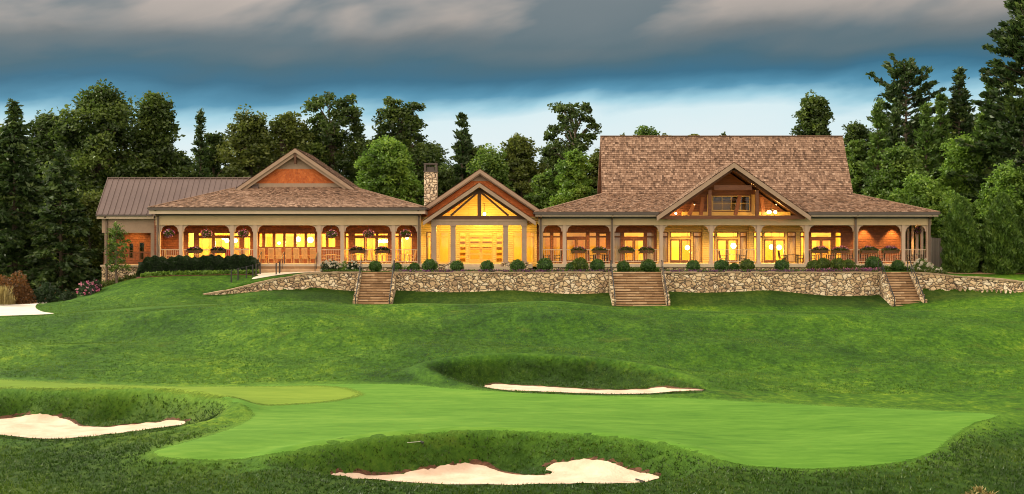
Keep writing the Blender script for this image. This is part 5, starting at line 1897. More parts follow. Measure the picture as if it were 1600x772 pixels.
def broadleaf(name, x, y, h, w, label, mat='l_mid', prof='round', base=.25, lobes=18, clumps=16, per=44, leaf=.34, lobe_r=.2, seed=1, cat='tree', group=None, limb=True, z=None, bark='bark', flat=.92, lean=0.0, gap=0.0):
    r = np.random.default_rng(seed)
    if base < .5:
        lobes, base, lobe_r = int(lobes * 1.55), base * .55, lobe_r * 1.12
    z0 = (gz(x, y) if z is None else z) - .1
    t = thing(name, (x, y, z0), label, cat, group)
    # lobe centres through the crown
    tt = (np.arange(lobes) + r.random(lobes)) / lobes
    ang = np.cumsum(r.uniform(1.7, 3.0, lobes))
    lr = lobe_r * w * r.uniform(.7, 1.3, lobes)
    rad = np.maximum(0, PROF[prof](tt) * w / 2 - lr * .75) * r.uniform(.55, 1.12, lobes)
    ch = h * (1 - base)
    L = np.stack([rad * np.cos(ang) + lean * tt * h, rad * np.sin(ang) * .85, h * base + ch * (.08 + .86 * tt) - lr * .45 * tt], 1)
    L[:, 2] = np.minimum(L[:, 2], h - lr * flat * .95)
    # trunk and limbs
    tb = MB()
    bend = [(r.normal(0, .012 * h), r.normal(0, .012 * h)) for _ in range(6)]
    tp_ = [Vector((sum(b[0] for b in bend[:k]) + lean * h * k / 6, sum(b[1] for b in bend[:k]), h * .92 * k / 6)) for k in range(7)]
    r0 = max(.05, h * .018)
    tb.tube(tp_, [r0 * (1.25 - .19 * k) if k < 6 else r0 * .1 for k in range(7)], 7)
    trunk = tb.build('trunk', M[bark], t, local=True)
    if limb:
        lb = MB()
        for k in range(lobes):
            e = Vector(L[k])
            zz = max(h * base * .55, min(e.z - abs(rad[k]) * .7, h * .8))
            f = zz / (h * .92) * 6
            i = min(5, int(f))
            s = tp_[i].lerp(tp_[i + 1], f - i)
            m_ = s.lerp(e, .55) + Vector((r.normal(0, .03 * w), r.normal(0, .03 * w), .05 * h))
            lb.tube([s, s.lerp(m_, .5) + Vector((0, 0, .01 * h)), m_, e], [r0 * .38, r0 * .28, r0 * .2, r0 * .07], 5)
            for q in range(3):
                d = Vector(unit(r, 1)[0]) * lr[k] * .9
                lb.tube([m_.lerp(e, .4 + .25 * q), e + d * .5 + Vector((0, 0, .1)), e + d], [r0 * .13, r0 * .08, r0 * .03], 4)
        lb.build('limbs', M[bark], t, local=True)
    # clumps on each lobe, leaves round each clump
    Cl, Cr, Ct = [], [], []
    for k in range(lobes):
        u = unit(r, clumps)
        u[:, 2] = np.where(u[:, 2] < -.35, -u[:, 2] * .6, u[:, 2])
        u[:, 2] *= flat
        Cl.append(L[k] + u * lr[k] * r.uniform(.5, 1.1, (clumps, 1)))
        Cr.append(np.full(clumps, lr[k]) * r.uniform(.34, .66, clumps))
        Ct.append(np.clip(r.normal(.5, .14) + r.normal(0, .13, clumps), 0, 1))
    Cl, Cr, Ct = np.concatenate(Cl), np.concatenate(Cr), np.concatenate(Ct)
    if gap:
        k_ = r.random(len(Cl)) > gap
        Cl, Cr, Ct = Cl[k_], Cr[k_], Ct[k_]
    n = len(Cl) * per
    ci = np.repeat(np.arange(len(Cl)), per)
    off = unit(r, n) * (r.random((n, 1)) ** .45) * Cr[ci][:, None]
    off[:, 2] *= .72
    Pn = Cl[ci] + off
    A = unit(r, n) * np.array([1, 1, .55]) + np.array([0, 0, -.15])
    V_, Q_ = leaf_arrays(Pn, A, leaf * r.uniform(.6, 1.3, n), leaf * .3 * r.uniform(.7, 1.2, n), r)
    T_ = np.clip(Ct[ci] + r.normal(0, .16, n), 0, 1)
    np_mesh('crown', V_, Q_, T_, M[mat], t)
    return t


def conifer(name, x, y, h, w, label, mat='n_dark', style='pine', base=.12, seed=1, cat='tree', group=None, step=.85, nb=6, leaf=.5, dens=1.0, z=None, power=.8):
    r = np.random.default_rng(seed)
    z0 = (gz(x, y) if z is None else z) - .1
    t = thing(name, (x, y, z0), label, cat, group)
    tb = MB()
    r0 = max(.05, h * .014)
    tb.tube([(r.normal(0, .03), r.normal(0, .03), h * k / 6) for k in range(7)], [r0 * (1.2 - .19 * k) for k in range(7)], 7)
    tb.build('trunk', M['bark'], t, local=True)
    bb = MB()
    Cs, As, Ts, Ss = [], [], [], []
    zz = h * base
    while zz < h * .985:
        f = (zz - h * base) / (h * (1 - base))
        if style == 'pine':
            L0 = w / 2 * (1 - f) ** power * (0.55 + .45 * min(1, f * 5 + .35))
        elif style == 'flat':
            L0 = w / 2 * max(.1, math.sin(math.pi * (.18 + .72 * f)) ** .7) * (1 if f < .85 else .75)
        else:
            L0 = w / 2 * (1 - f) ** .9
        k = max(3, int(round(nb * (1 if f < .8 else .7))))
        a0 = r.uniform(0, 6.28)
        for b in range(k):
            L = max(.25, L0 * r.uniform(.6, 1.15))
            if style != 'spruce' and r.random() < .12:
                L *= 1.2
            th = a0 + 2 * math.pi * b / k + r.normal(0, .25)
            el = {'pine': RAD(-8 + 38 * f), 'flat': RAD(2 + 24 * f), 'spruce': RAD(-18 + 45 * f), 'hemlock': RAD(-14 + 30 * f)}[style] + r.normal(0, .1)
            d = np.array([math.cos(th) * math.cos(el), math.sin(th) * math.cos(el), math.sin(el)])
            cur = {'pine': .16, 'flat': .22, 'spruce': .10, 'hemlock': -.12}[style] * L
            zb = zz + r.normal(0, step * .2)
            m = 4
            pts = [np.array([0, 0, zb]) + d * L * q / (m - 1) + np.array([0, 0, cur * (q / (m - 1)) ** 2]) for q in range(m)]
            bb.tube(pts, [r0 * .24 * (1 - .28 * q) for q in range(m)], 4)
            ns = max(2, int(L / (.34 if style != 'hemlock' else .3) * dens))
            s = r.uniform(.22, 1.0, ns) ** .8
            base_p = np.array([0, 0, zb]) + d * L * s[:, None] + np.array([0, 0, 1.0]) * (cur * s ** 2)[:, None]
            side = np.array([-math.sin(th), math.cos(th), 0])
            wd = (.10 + .34 * (1 - s)) * L * (.55 if style == 'pine' else .6) + .12
            lat = r.uniform(-1, 1, ns)
            cen = base_p + side * (lat * wd)[:, None] + np.array([0, 0, 1.0]) * r.normal(.02, .08, ns)[:, None]
            per = 10
            ci = np.repeat(np.arange(ns), per)
            cc = cen[ci] + r.normal(0, .16, (ns * per, 3)) * np.array([1, 1, .5])
            ax_ = d * .7 + side * (lat[ci] * .9)[:, None] + np.array([0, 0, .28 if style != 'hemlock' else -.12]) + r.normal(0, .42, (ns * per, 3))
            Cs.append(cc)
            As.append(ax_)
            Ts.append(np.clip(r.normal(.46, .15) + r.normal(0, .17, ns * per), 0, 1))
            Ss.append(leaf * r.uniform(.6, 1.25, ns * per))
        zz += step * r.uniform(.75, 1.25) * (1 - .45 * f)
    # leader
    n = 26
    Cs.append(np.stack([r.normal(0, .09, n), r.normal(0, .09, n), h * (.955 + .045 * r.random(n))], 1))
    As.append(np.stack([r.normal(0, .5, n), r.normal(0, .5, n), np.ones(n)], 1))
    Ts.append(r.uniform(.3, .7, n))
    Ss.append(np.full(n, leaf * .8))
    bb.build('limbs', M['bark'], t, local=True)
    C_, A_, T_, S_ = np.concatenate(Cs), np.concatenate(As), np.concatenate(Ts), np.concatenate(Ss)
    V_, Q_ = leaf_arrays(C_, A_, S_, S_ * .16 + .02, r)
    np_mesh('crown', V_, Q_, T_, M[mat], t)
    return t


def column_tree(name, x, y, h, w, label, seed=1, mat='n_mid', cat='evergreen', group=None):
    r = np.random.default_rng(seed)
    z0 = gz(x, y) - .1
    t = thing(name, (x, y, z0), label, cat, group)
    MB().tube([(0, 0, 0), (0, 0, h * .85)], [.14, .02], 7).build('trunk', M['bark'], t, local=True)
    n = 15000
    f = r.random(n) ** 1.15
    th = r.uniform(0, 2 * np.pi, n)
    lump = 1 + .13 * np.sin(th * 3 + f * 9) + .10 * np.sin(th * 5 - f * 17) + .07 * np.sin(f * 41 + th * 2)
    R_ = w / 2 * np.clip((1 - f ** 2.3), 0.02, 1) ** .62 * (.82 + .18 * np.clip(f * 6, 0, 1)) * lump * (1 - .34 * r.random(n) ** 1.8)
    C_ = np.stack([R_ * np.cos(th), R_ * np.sin(th), .15 + f * h * .97], 1)
    A_ = np.stack([np.cos(th) * .55, np.sin(th) * .55, np.ones(n) * .9], 1) + r.normal(0, .35, (n, 3))
    S_ = r.uniform(.18, .40, n)
    V_, Q_ = leaf_arrays(C_, A_, S_, S_ * .2, r)
    T_ = np.clip(.45 + .16 * np.sin(th * 4 + f * 23) + r.normal(0, .17, n), 0, 1)
    np_mesh('crown', V_, Q_, T_, M[mat], t)
    return t


def at(px, Y):
    return X(px, Y), Y


def bl(px, Y, top, wpx, label, **k):
    x, y = at(px, Y)
    h = Z(top, Y) - gz(x, y)
    return broadleaf(k.pop('name', 'broadleaf_tree'), x, y, h, wpx * (Y + DIST) / FPX, label, **k)


def cf(px, Y, top, wpx, label, **k):
    x, y = at(px, Y)
    h = Z(top, Y) - gz(x, y)
    return conifer(k.pop('name', 'pine_tree'), x, y, h, wpx * (Y + DIST) / FPX, label, **k)


# left side
cf(22, 10, 157, 185, 'tall dark pine at the left edge with layered drooping boughs', style='hemlock', base=.03, seed=101, nb=8, dens=1.25, leaf=.6, power=.7)
cf(95, 7, 232, 150, 'shorter dark hemlock with sweeping boughs left of the metal roofed wing', name='hemlock_tree', style='hemlock', base=.02, seed=102, nb=8, dens=1.3, leaf=.55)
cf(-55, 4, 205, 170, 'dark hemlock cut off by the left edge of the view', name='hemlock_tree', style='hemlock', base=.02, seed=103, nb=7, dens=1.1, leaf=.6)
bl(160, 22, 124, 170, 'huge dark round crowned tree rising behind the left end of the metal roof', mat='l_dark', prof='round', base=.2, lobes=34, clumps=22, per=34, lobe_r=.15, seed=104, leaf=.42)
bl(243, 24, 131, 100, 'dark oval tree pressed against the right side of the huge round one', mat='l_dark', prof='oval', base=.15, lobes=26, clumps=20, per=34, lobe_r=.2, seed=105, leaf=.42)
bl(140, 12, 290, 90, 'small grey green tree before the huge round one at the corner of the metal roof', mat='l_olive', prof='oval', base=.1, lobes=16, clumps=14, per=36, seed=106, leaf=.34)
cf(313, 26, 169, 56, 'slim pointed spruce between the two tallest leafy groups on the left', name='spruce_tree', style='spruce', base=.1, seed=107, nb=6, dens=1.2, leaf=.5)
bl(388, 25, 164, 118, 'olive tree with a small topknot right of the slim spruce', mat='l_olive', prof='oval', base=.2, lobes=24, clumps=16, per=36, lobe_r=.17, seed=108, leaf=.38)
bl(452, 27, 166, 128, 'dark olive broad tree behind the dining wing gable', mat='l_olive', prof='round', base=.2, lobes=26, clumps=16, per=36, lobe_r=.17, seed=109, leaf=.38)
bl(522, 28, 138, 128, 'tall tree with ragged upper limbs right of the dining wing gable', mat='l_dark', prof='vase', base=.25, lobes=28, clumps=14, per=36, lobe_r=.13, seed=110, leaf=.38, gap=.1)
bl(628, 27, 143, 128, 'open spreading dark oak with sky between its limbs above the chimney', name='oak_tree', mat='l_dark', prof='broad', base=.3, lobes=30, clumps=13, per=36, lobe_r=.12, seed=111, leaf=.38, gap=.15)
bl(606, 16, 209, 122, 'bright green dense tree behind the right slope of the dining wing', mat='l_bright', prof='round', base=.1, lobes=30, clumps=22, per=34, lobe_r=.15, seed=112, leaf=.32)
cf(722, 22, 177, 84, 'dark pine with upswept boughs between chimney and entrance gable', style='pine', base=.12, seed=113, nb=7, dens=1.2, leaf=.55)
bl(690, 17, 252, 70, 'low dark tree right behind the chimney', mat='l_dark', prof='round', base=.1, lobes=18, clumps=16, per=36, seed=114)
bl(765, 19, 226, 90, 'mid green tree straight behind the entrance gable peak', mat='l_mid', prof='round', base=.1, lobes=20, clumps=16, per=36, seed=115)
bl(812, 24, 202, 95, 'loose mid green tree between the entrance gable and the sparse tall tree', mat='l_olive', prof='round', base=.15, lobes=22, clumps=16, per=36, lobe_r=.16, seed=116)
bl(893, 25, 153, 118, 'sparse flat topped tall tree with bare trunk left of the big shingle roof', name='oak_tree', mat='l_dark', prof='broad', base=.62, lobes=20, clumps=10, per=34, lobe_r=.12, seed=117, leaf=.36, gap=.18)
bl(897, 13, 226, 84, 'feathery bright tree against the left end of the big shingle roof', mat='l_bright', prof='oval', base=.05, lobes=26, clumps=18, per=36, lobe_r=.17, seed=118, leaf=.28)
bl(850, 15, 262, 70, 'low mid green tree behind the right slope of the entrance gable', mat='l_mid', prof='round', base=.05, lobes=18, clumps=16, per=36, seed=119)
bl(1006, 30, 191, 62, 'small treetop peeping over the left part of the big roof ridge', mat='l_mid', prof='oval', base=.3, lobes=18, clumps=14, per=34, seed=120)
bl(1085, 31, 199, 46, 'lowest treetop peeping over the middle of the big roof ridge', mat='l_olive', prof='round', base=.3, lobes=14, clumps=14, per=34, seed=121)
bl(1270, 27, 137, 84, 'lone dark egg shaped tree standing above the right end of the big roof', mat='l_dark', prof='oval', base=.25, lobes=34, clumps=20, per=34, lobe_r=.17, seed=122, leaf=.36)
bl(1338, 22, 207, 60, 'low mid green tree just right of the big roof end', mat='l_mid', prof='round', base=.1, lobes=18, clumps=16, per=36, seed=123)
# right side
cf(1416, 27, 92, 118, 'tall dark pine with a flat tiered top right of the lodge', style='flat', base=.45, seed=124, nb=6, dens=1.25, leaf=.6, step=1.25)
cf(1372, 19, 160, 88, 'pale green pine with upturned twigs beside the tiered pine', style='pine', mat='n_mid', base=.1, seed=125, nb=7, dens=1.2, leaf=.55)
cf(1499, 25, 107, 100, 'dark pointed pine between the tiered pine and the giant one', style='pine', base=.3, seed=126, nb=7, dens=1.15, leaf=.55)
cf(1604, 9, -48, 255, 'giant dark pine at the right edge reaching out of the picture', style='pine', base=.1, seed=127, nb=8, dens=1.35, leaf=.62, step=1.05)
cf(1447, 15, 158, 96, 'fresh green young pine in the middle of the right hand woods', style='pine', mat='n_mid', base=.05, seed=128, nb=8, dens=1.3, leaf=.5)
bl(1438, 8, 268, 112, 'yellowish green leafy tree behind the right corner of the porch roof', mat='l_bright', prof='round', base=.1, lobes=30, clumps=18, per=36, lobe_r=.15, seed=129, leaf=.3)
bl(1384, 13, 255, 84, 'mid green tree beside the right slope of the lodge roof', mat='l_mid', prof='oval', base=.1, lobes=24, clumps=16, per=36, seed=130, leaf=.32)
cf(1533, 12, 182, 120, 'broad bright green pine before the giant dark one', style='pine', mat='n_mid', base=.05, seed=131, nb=8, dens=1.3, leaf=.52)
bl(1490, 5, 300, 80, 'light green bushy tree behind the left columnar evergreen', mat='l_bright', prof='oval', base=.02, lobes=22, clumps=16, per=36, seed=132, leaf=.26)
bl(1574, 4, 248, 105, 'light green bushy tree behind the right columnar evergreen', mat='l_bright', prof='oval', base=.05, lobes=28, clumps=16, per=36, lobe_r=.16, seed=133, leaf=.28)
cf(1635, 2, 190, 150, 'mid green pine cut off by the right edge of the view', style='pine', mat='n_mid', base=.03, seed=134, nb=7, dens=1.1, leaf=.52)
bl(1532, 1, 345, 46, 'small leafy tree squeezed between the two columnar evergreens', mat='l_mid', prof='oval', base=.02, lobes=16, clumps=14, per=36, seed=135, leaf=.22)
x, y = at(1500, -.6)
column_tree('columnar_evergreen', x, y, Z(306, -.6) - gz(x, y), 56 * 109.4 / FPX, 'left of the two clipped columnar evergreens by the fence', 136, group='columnar evergreens')
x, y = at(1566, -1.2)
column_tree('columnar_evergreen', x, y, Z(300, -1.2) - gz(x, y), 60 * 108.8 / FPX, 'right of the two clipped columnar evergreens near the frame edge', 137, group='columnar evergreens')
x, y = at(1611, -1.5)
column_tree('columnar_evergreen', x, y, Z(318, -1.5) - gz(x, y), 56 * 108.5 / FPX, 'columnar evergreen cut by the right edge of the picture', 138, group='columnar evergreens')

bl(337, 29, 192, 72, 'low dark tree between the slim spruce and the olive tree', mat='l_dark', prof='round', base=.1, lobes=18, clumps=16, per=36, seed=141)
cf(1398, 22, 172, 84, 'dark pine directly left of the tiered tall pine', style='pine', base=.06, seed=142, nb=8, dens=1.3, leaf=.55)
cf(1470, 21, 148, 84, 'mid green pine between the tiered pine and the pointed one', style='pine', mat='n_mid', base=.06, seed=143, nb=8, dens=1.3, leaf=.55)
cf(1548, 19, 122, 105, 'tall mid green pine just left of the giant one', style='pine', mat='n_mid', base=.06, seed=144, nb=8, dens=1.3, leaf=.58)
bl(1408, 11, 218, 86, 'fresh leafy tree low in front of the tiered tall pine', mat='l_mid', prof='oval', base=.05, lobes=24, clumps=16, per=36, seed=145, leaf=.32)
bl(1500, 12, 205, 90, 'rounded yellowish tree under the pointed dark pine', mat='l_bright', prof='oval', base=.05, lobes=24, clumps=16, per=36, seed=146, leaf=.30)
bl(735, 24, 214, 70, 'dark tree wedged between the chimney pine and the entrance peak', mat='l_dark', prof='round', base=.1, lobes=18, clumps=16, per=36, seed=147)

# woods behind, one tree at a time: copies of a few kinds, seen only as dark gaps filler between the named trees
protos = []
wood_lab = ['dark leafy tree deep in the woods, only glimpsed between nearer trees', 'olive leafy tree deep in the woods, only glimpsed between nearer trees', 'dark needled tree deep in the woods, only glimpsed between nearer trees']
rw = random.Random(77)
k = 0
for px in range(-70, 1700, 44):
    Y = 38 + rw.uniform(-4, 10)
    x = X(px + rw.uniform(-15, 15), Y)
    top = 217 + rw.uniform(-14, 18)
    if 330 < px < 560:
        top -= 12
    if px > 1330 or px < 120:
        top -= 48
    h = Z(top, Y) - gz(x, Y)
    kind = (k * 7 + rw.randrange(3)) % 3
    if len(protos) < 3:
        kind = len(protos)
        if kind < 2:
            o = broadleaf('woodland_tree', x, Y, h, 8.0, wood_lab[kind], mat=('l_dark', 'l_olive')[kind], prof='oval', base=.02, lobes=34, clumps=14, per=34, lobe_r=.17, leaf=.42, seed=200 + kind, group='trees deep in the woods')
        else:
            o = conifer('woodland_tree', x, Y, h, 8.0, wood_lab[kind], style='hemlock', base=.02, nb=7, dens=1.2, leaf=.6, seed=202, group='trees deep in the woods')
        protos.append((o, h))
    else:
        p, ph = protos[kind]
        o = copy_tree(p)
        o.location = (x, Y, gz(x, Y) - .1)
        s = h / ph
        o.scale = (s * rw.uniform(.95, 1.25), s * rw.uniform(.95, 1.25), s)
        o.rotation_euler = (0, 0, rw.uniform(0, 6.28))
    k += 1


def leaf_mass(name, label, pts, mat, leaf, seed, up_=.4, kind='stuff', parent=None, tint=.45, wide=.3):
    r = np.random.default_rng(seed)
    n = len(pts)
    V_, Q_ = leaf_arrays(pts, unit(r, n) + np.array([0, 0, up_]), leaf * r.uniform(.6, 1.3, n), leaf * wide * r.uniform(.7, 1.3, n), r)
    o = np_mesh(name, V_, Q_, np.clip(r.normal(tint, .2, n), 0, 1), M[mat], parent)
    return tag(o, label, kind=kind)


# undergrowth that closes the view under the crowns
r = np.random.default_rng(9)
n = 42000
x = r.uniform(-70, 72, n)
y = 50 + r.uniform(-3, 3, n) + 3 * np.sin(x * .3)
zz = bil(ZT, x, y) + r.random(n) ** .8 * (8.5 + 1.5 * np.sin(x * .5))
leaf_mass('undergrowth', 'dark tangled undergrowth closing the woods behind the clubhouse', np.stack([x, y, zz], 1), 'l_dark', .75, 10)
n = 9000
x = r.uniform(-60, -37, n)
y = 16 + r.uniform(-4, 12, n)
leaf_mass('undergrowth', 'dark undergrowth under the conifers left of the clubhouse', np.stack([x, y, bil(ZT, x, y) + r.random(n) * 4.5], 1), 'l_dark', .6, 11)
n = 9000
x = r.uniform(37, 62, n)
y = 9 + r.uniform(-3, 12, n)
leaf_mass('undergrowth', 'dark undergrowth under the trees right of the board fence', np.stack([x, y, bil(ZT, x, y) + r.random(n) * 4.0], 1), 'l_mid', .5, 12)


# ------------------------------------------------------------------ shrubs and flowers of the terrace
def ball_mesh(seed, n=1500, leaf=.085):
    r = np.random.default_rng(seed)
    u = unit(r, n)
    lump = 1 + .05 * np.sin(u[:, 0] * 9 + seed) + .05 * np.sin(u[:, 1] * 8 - u[:, 2] * 7)
    C_ = u * (lump * (1 - .22 * r.random(n) ** 2))[:, None] * .5
    C_[:, 2] *= .92
    V_, Q_ = leaf_arrays(C_, u * .6 + unit(r, n), leaf * r.uniform(.7, 1.3, n), leaf * .36 * r.uniform(.8, 1.2, n), r)
    # dense twiggy heart so that no light falls through
    m = 12
    g = np.linspace(-1, 1, m + 1)
    hv, hq = [], []
    for axn in range(3):
        for s in (-1, 1):
            b = len(hv)
            for i in range(m + 1):
                for j in range(m + 1):
                    p = [0, 0, 0]
                    p[axn], p[(axn + 1) % 3], p[(axn + 2) % 3] = s, g[i] * s, g[j]
                    p = np.array(p, float)
                    p = p / np.linalg.norm(p) * .41
                    p[2] *= .92
                    hv.append(p)
            for i in range(m):
                for j in range(m):
                    hq.append((b + i * (m + 1) + j, b + (i + 1) * (m + 1) + j, b + (i + 1) * (m + 1) + j + 1, b + i * (m + 1) + j + 1))
    hv, hq = np.array(hv), np.array(hq)
    T_ = np.concatenate([np.clip(.45 + .15 * np.sin(u[:, 0] * 6 + u[:, 1] * 5) + r.normal(0, .2, n), 0, 1), np.full(len(hq), .1)])
    return np.concatenate([V_, hv]), np.concatenate([Q_, hq + len(V_)]), T_


balls = [np_mesh('boxwood_ball', *ball_mesh(300 + i), M['box_leaf'], link=False).data for i in range(3)]
BX = [(586.5, -3.6, 412.5, 20, 'boxwood ball at the head of the left stairs'), (620, -2.6, 412.5, 16, 'small boxwood ball just right of the left stairs'), (647.5, -3.2, 414.5, 17, 'boxwood ball below the dark downspout left of the entrance'), (671.5, -3.6, 414.5, 23, 'large boxwood ball before the left stone pedestal of the entrance'),
      (714, -3.6, 414, 20, 'boxwood ball before the second entrance column'), (761, -3.6, 414, 21, 'boxwood ball straight before the entrance doors'), (808.5, -3.6, 413.5, 22, 'boxwood ball before the rightmost entrance column'),
      (851.5, -3.6, 413.5, 25, 'boxwood ball below the first bay right of the entrance'), (893, -3.4, 415, 18, 'left half of the touching boxwood pair under the flower boxes'), (906, -3.6, 414, 25, 'yellowish boxwood ball, right half of the touching pair under the flower boxes'), (933.5, -3.6, 414.5, 22, 'boxwood ball just left of the middle stairs'),
      (973.5, -2.4, 413.5, 19, 'left boxwood ball at the head of the middle stairs'), (1013, -2.4, 414, 22, 'right boxwood ball at the head of the middle stairs'), (1083.5, -3.4, 414, 21, 'lone boxwood ball under the left foot of the timber gable'),
      (1128, -3.4, 414.5, 22, 'dark boxwood ball, left one of the trio under the gable peak'), (1147.5, -2.4, 413, 16, 'small boxwood ball, middle one of the trio under the gable peak'), (1167.5, -3.4, 414.5, 22, 'light boxwood ball, right one of the trio under the gable peak'),
      (1221.5, -3.4, 414.5, 21, 'boxwood ball under the door with two bright globes'), (1271, -3.6, 416, 20, 'yellowish boxwood ball at the foot of the column right of the gable'), (1286, -3.0, 413, 22, 'green boxwood ball behind the yellowish one right of the gable'), (1309, -3.6, 417, 23, 'rounded yellow green boxwood ball under the pink flower boxes'), (1326, -2.8, 412.5, 20, 'dark boxwood ball tucked behind the rounded yellow green one'),
      (1365, -2.9, 412, 24, 'boxwood ball left of the head of the right stairs'), (1403, -2.6, 412, 19, 'boxwood ball at the head of the right stairs')]
balls.append(np_mesh('boxwood_ball', *ball_mesh(309), M['box_leaf2'], link=False).data)
rb = random.Random(3)
for i, (px, y, py, wpx, lb) in enumerate(BX):
    o = bpy.data.objects.new('boxwood_ball', balls[3 if 'yellow' in lb or 'light' in lb else i % 3])
    COL.objects.link(o)
    s = wpx * (y + DIST) / FPX * rb.uniform(1.0, 1.08)
    o.scale = (s, s, s * rb.uniform(.92, 1.02))
    x = X(px, y)
    o.location = (x, y, gz(x, y) + s * .42)
    o.rotation_euler = (0, 0, rb.uniform(0, 6.28))
    tag(o, lb, 'shrub', 'clipped boxwood balls along the terrace')


def flowering(name, x, y, w, h, label, leafm, bloomm, nb, bl_r, seed, z=None, cat='flowering shrub', group=None, n=1400, leaf=.12, flat=1.0, ball=False):
    r = np.random.default_rng(seed)
    z0 = gz(x, y) if z is None else z
    t = thing(name, (x, y, z0), label, cat, group)
    u = unit(r, n)
    u[:, 2] = np.abs(u[:, 2])
    C_ = u * (r.random((n, 1)) ** .35) * np.array([w / 2, w / 2 * flat, h]) * (1 + .12 * np.sin(u[:, :1] * 7 + seed))
    V_, Q_ = leaf_arrays(C_, u * .5 + unit(r, n), leaf * r.uniform(.7, 1.3, n), leaf * .34, r)
    np_mesh('foliage', V_, Q_, np.clip(r.normal(.45, .2, n), 0, 1), M[leafm], t)
    if ball:
        for k in range(nb):
            v = unit(r, 1)[0]
            v[2] = abs(v[2]) * .9 + .1
            v[1] = -abs(v[1])
            p = Vector((v[0] * w / 2, v[1] * w / 2 * flat, v[2] * h)) * r.uniform(.92, 1.05)
            m = 60
            uu_ = unit(r, m)
            Vb, Qb = leaf_arrays(np.array(p) + uu_ * bl_r * .8, uu_ + unit(r, m), np.full(m, bl_r * .9), np.full(m, bl_r * .4), r)
            np_mesh('flower_head', Vb, Qb, np.clip(r.normal(.5, .2, m), 0, 1), M[bloomm], t)
    else:
        v = unit(r, nb)
        v[:, 2] = np.abs(v[:, 2])
        p = v * np.array([w / 2, w / 2 * flat, h]) * r.uniform(.9, 1.08, (nb, 1))
        k = 5
        ci = np.repeat(np.arange(nb), k)
        Vb, Qb = leaf_arrays(p[ci] + r.normal(0, bl_r * .35, (nb * k, 3)), unit(r, nb * k), np.full(nb * k, bl_r * 1.1), np.full(nb * k, bl_r * .45), r)
        np_mesh('blossoms', Vb, Qb, np.clip(np.repeat(r.normal(.5, .22, nb), k) + r.normal(0, .08, nb * k), 0, 1), M[bloomm], t)
    return t


flowering('hydrangea_bush', X(516, -3.4), -3.4, 1.8, .95, 'large white flowering bush left of the left stairs', 'hedge_leaf', 'whitebloom', 22, .085, 401, ball=True)
flowering('hydrangea_bush', X(553, -3.4), -3.4, 1.25, .85, 'smaller white flowering bush right beside the left stairs', 'hedge_leaf', 'whitebloom', 12, .08, 402, ball=True)
flowering('hydrangea_bush', X(537, -3.0), -3.0, 1.1, .8, 'loose pale flowering plant between the two white bushes', 'l_bright', 'whitebloom', 9, .06, 403, ball=True, n=700)
flowering('hydrangea_bush', X(1440, -3.2), -3.2, 1.75, 1.05, 'white flowering bush by the right stairs', 'l_mid', 'whitebloom', 20, .10, 404, ball=True)
flowering('hydrangea_bush', X(1462, -3.6), -3.6, 1.2, .55, 'low white flowering plant at the foot of the board fence', 'l_mid', 'whitebloom', 12, .08, 405, ball=True, n=700)
flowering('hydrangea_bush', X(636, -3.2), -3.2, .9, .5, 'low white dotted plant right of the left stairs', 'l_bright', 'whitebloom', 10, .05, 406, ball=True, n=500)
flowering('rose_bush', X(137, -5.6), -5.6, 1.7, 1.05, 'pink flowering rose bush on the bank left of the stone base', 'hedge_leaf', 'pink', 55, .12, 407)
flowering('rose_bush', X(150, -5.0), -5.0, .9, .95, 'small pink rose bush nearest to the stone base', 'hedge_leaf', 'pink', 26, .11, 412)
flowering('shrub', X(20, -4), -4, 3.6, 2.5, 'rusty red and orange shrub in front of the conifers on the far left', 'rust', 'rust', 10, .1, 408, n=3600, leaf=.2, cat='shrub')
flowering('shrub', X(-22, -5), -5, 2.8, 2.0, 'olive shrub cut by the left edge of the picture', 'l_olive', 'rust', 40, .12, 409, n=2600, leaf=.2, cat='shrub')
flowering('shrub', X(72, -2.5), -2.5, 2.6, 1.5, 'dark green shrub right of the rusty red one', 'hedge_leaf', 'rust', 8, .08, 410, n=2200, leaf=.17, cat='shrub')
flowering('shrub', X(106, -3.5), -3.5, 1.4, .8, 'small dark rounded shrub on the grass bank by the rose bush', 'hedge_leaf', 'rust', 3, .06, 411, n=1300, leaf=.13, cat='shrub')
# yellow ornamental grass at the far left and dry grass at the lower right
def grass_clump(x, y, h, w, n, label, seed, mat='straw'):
    r = np.random.default_rng(seed)
    z0 = gz(x, y) - .03
    th = r.uniform(0, 6.28, n)
    ln = r.uniform(.1, .75, n)
    b = r.normal(0, w * .16, (n, 2))
    hh = h * r.uniform(.55, 1.1, n)
    tip = b + np.stack([np.cos(th), np.sin(th)], 1) * (ln * w * .7)[:, None]
    wd = .018 + .012 * r.random(n)
    Vb = np.zeros((n, 4, 3))
    dx = np.stack([-np.sin(th), np.cos(th)], 1) * wd[:, None]
    mid = b * .45 + tip * .55
    Vb[:, 0, :2] = b
    Vb[:, 1, :2], Vb[:, 1, 2] = mid + dx, hh * .72
    Vb[:, 2, :2], Vb[:, 2, 2] = tip, hh
    Vb[:, 3, :2], Vb[:, 3, 2] = mid - dx, hh * .72
    o = np_mesh('ornamental_grass', Vb.reshape(-1, 3), np.arange(n * 4).reshape(-1, 4), r.random(n), M[mat], loc=(x, y, z0))
    return tag(o, label, 'ornamental grass')


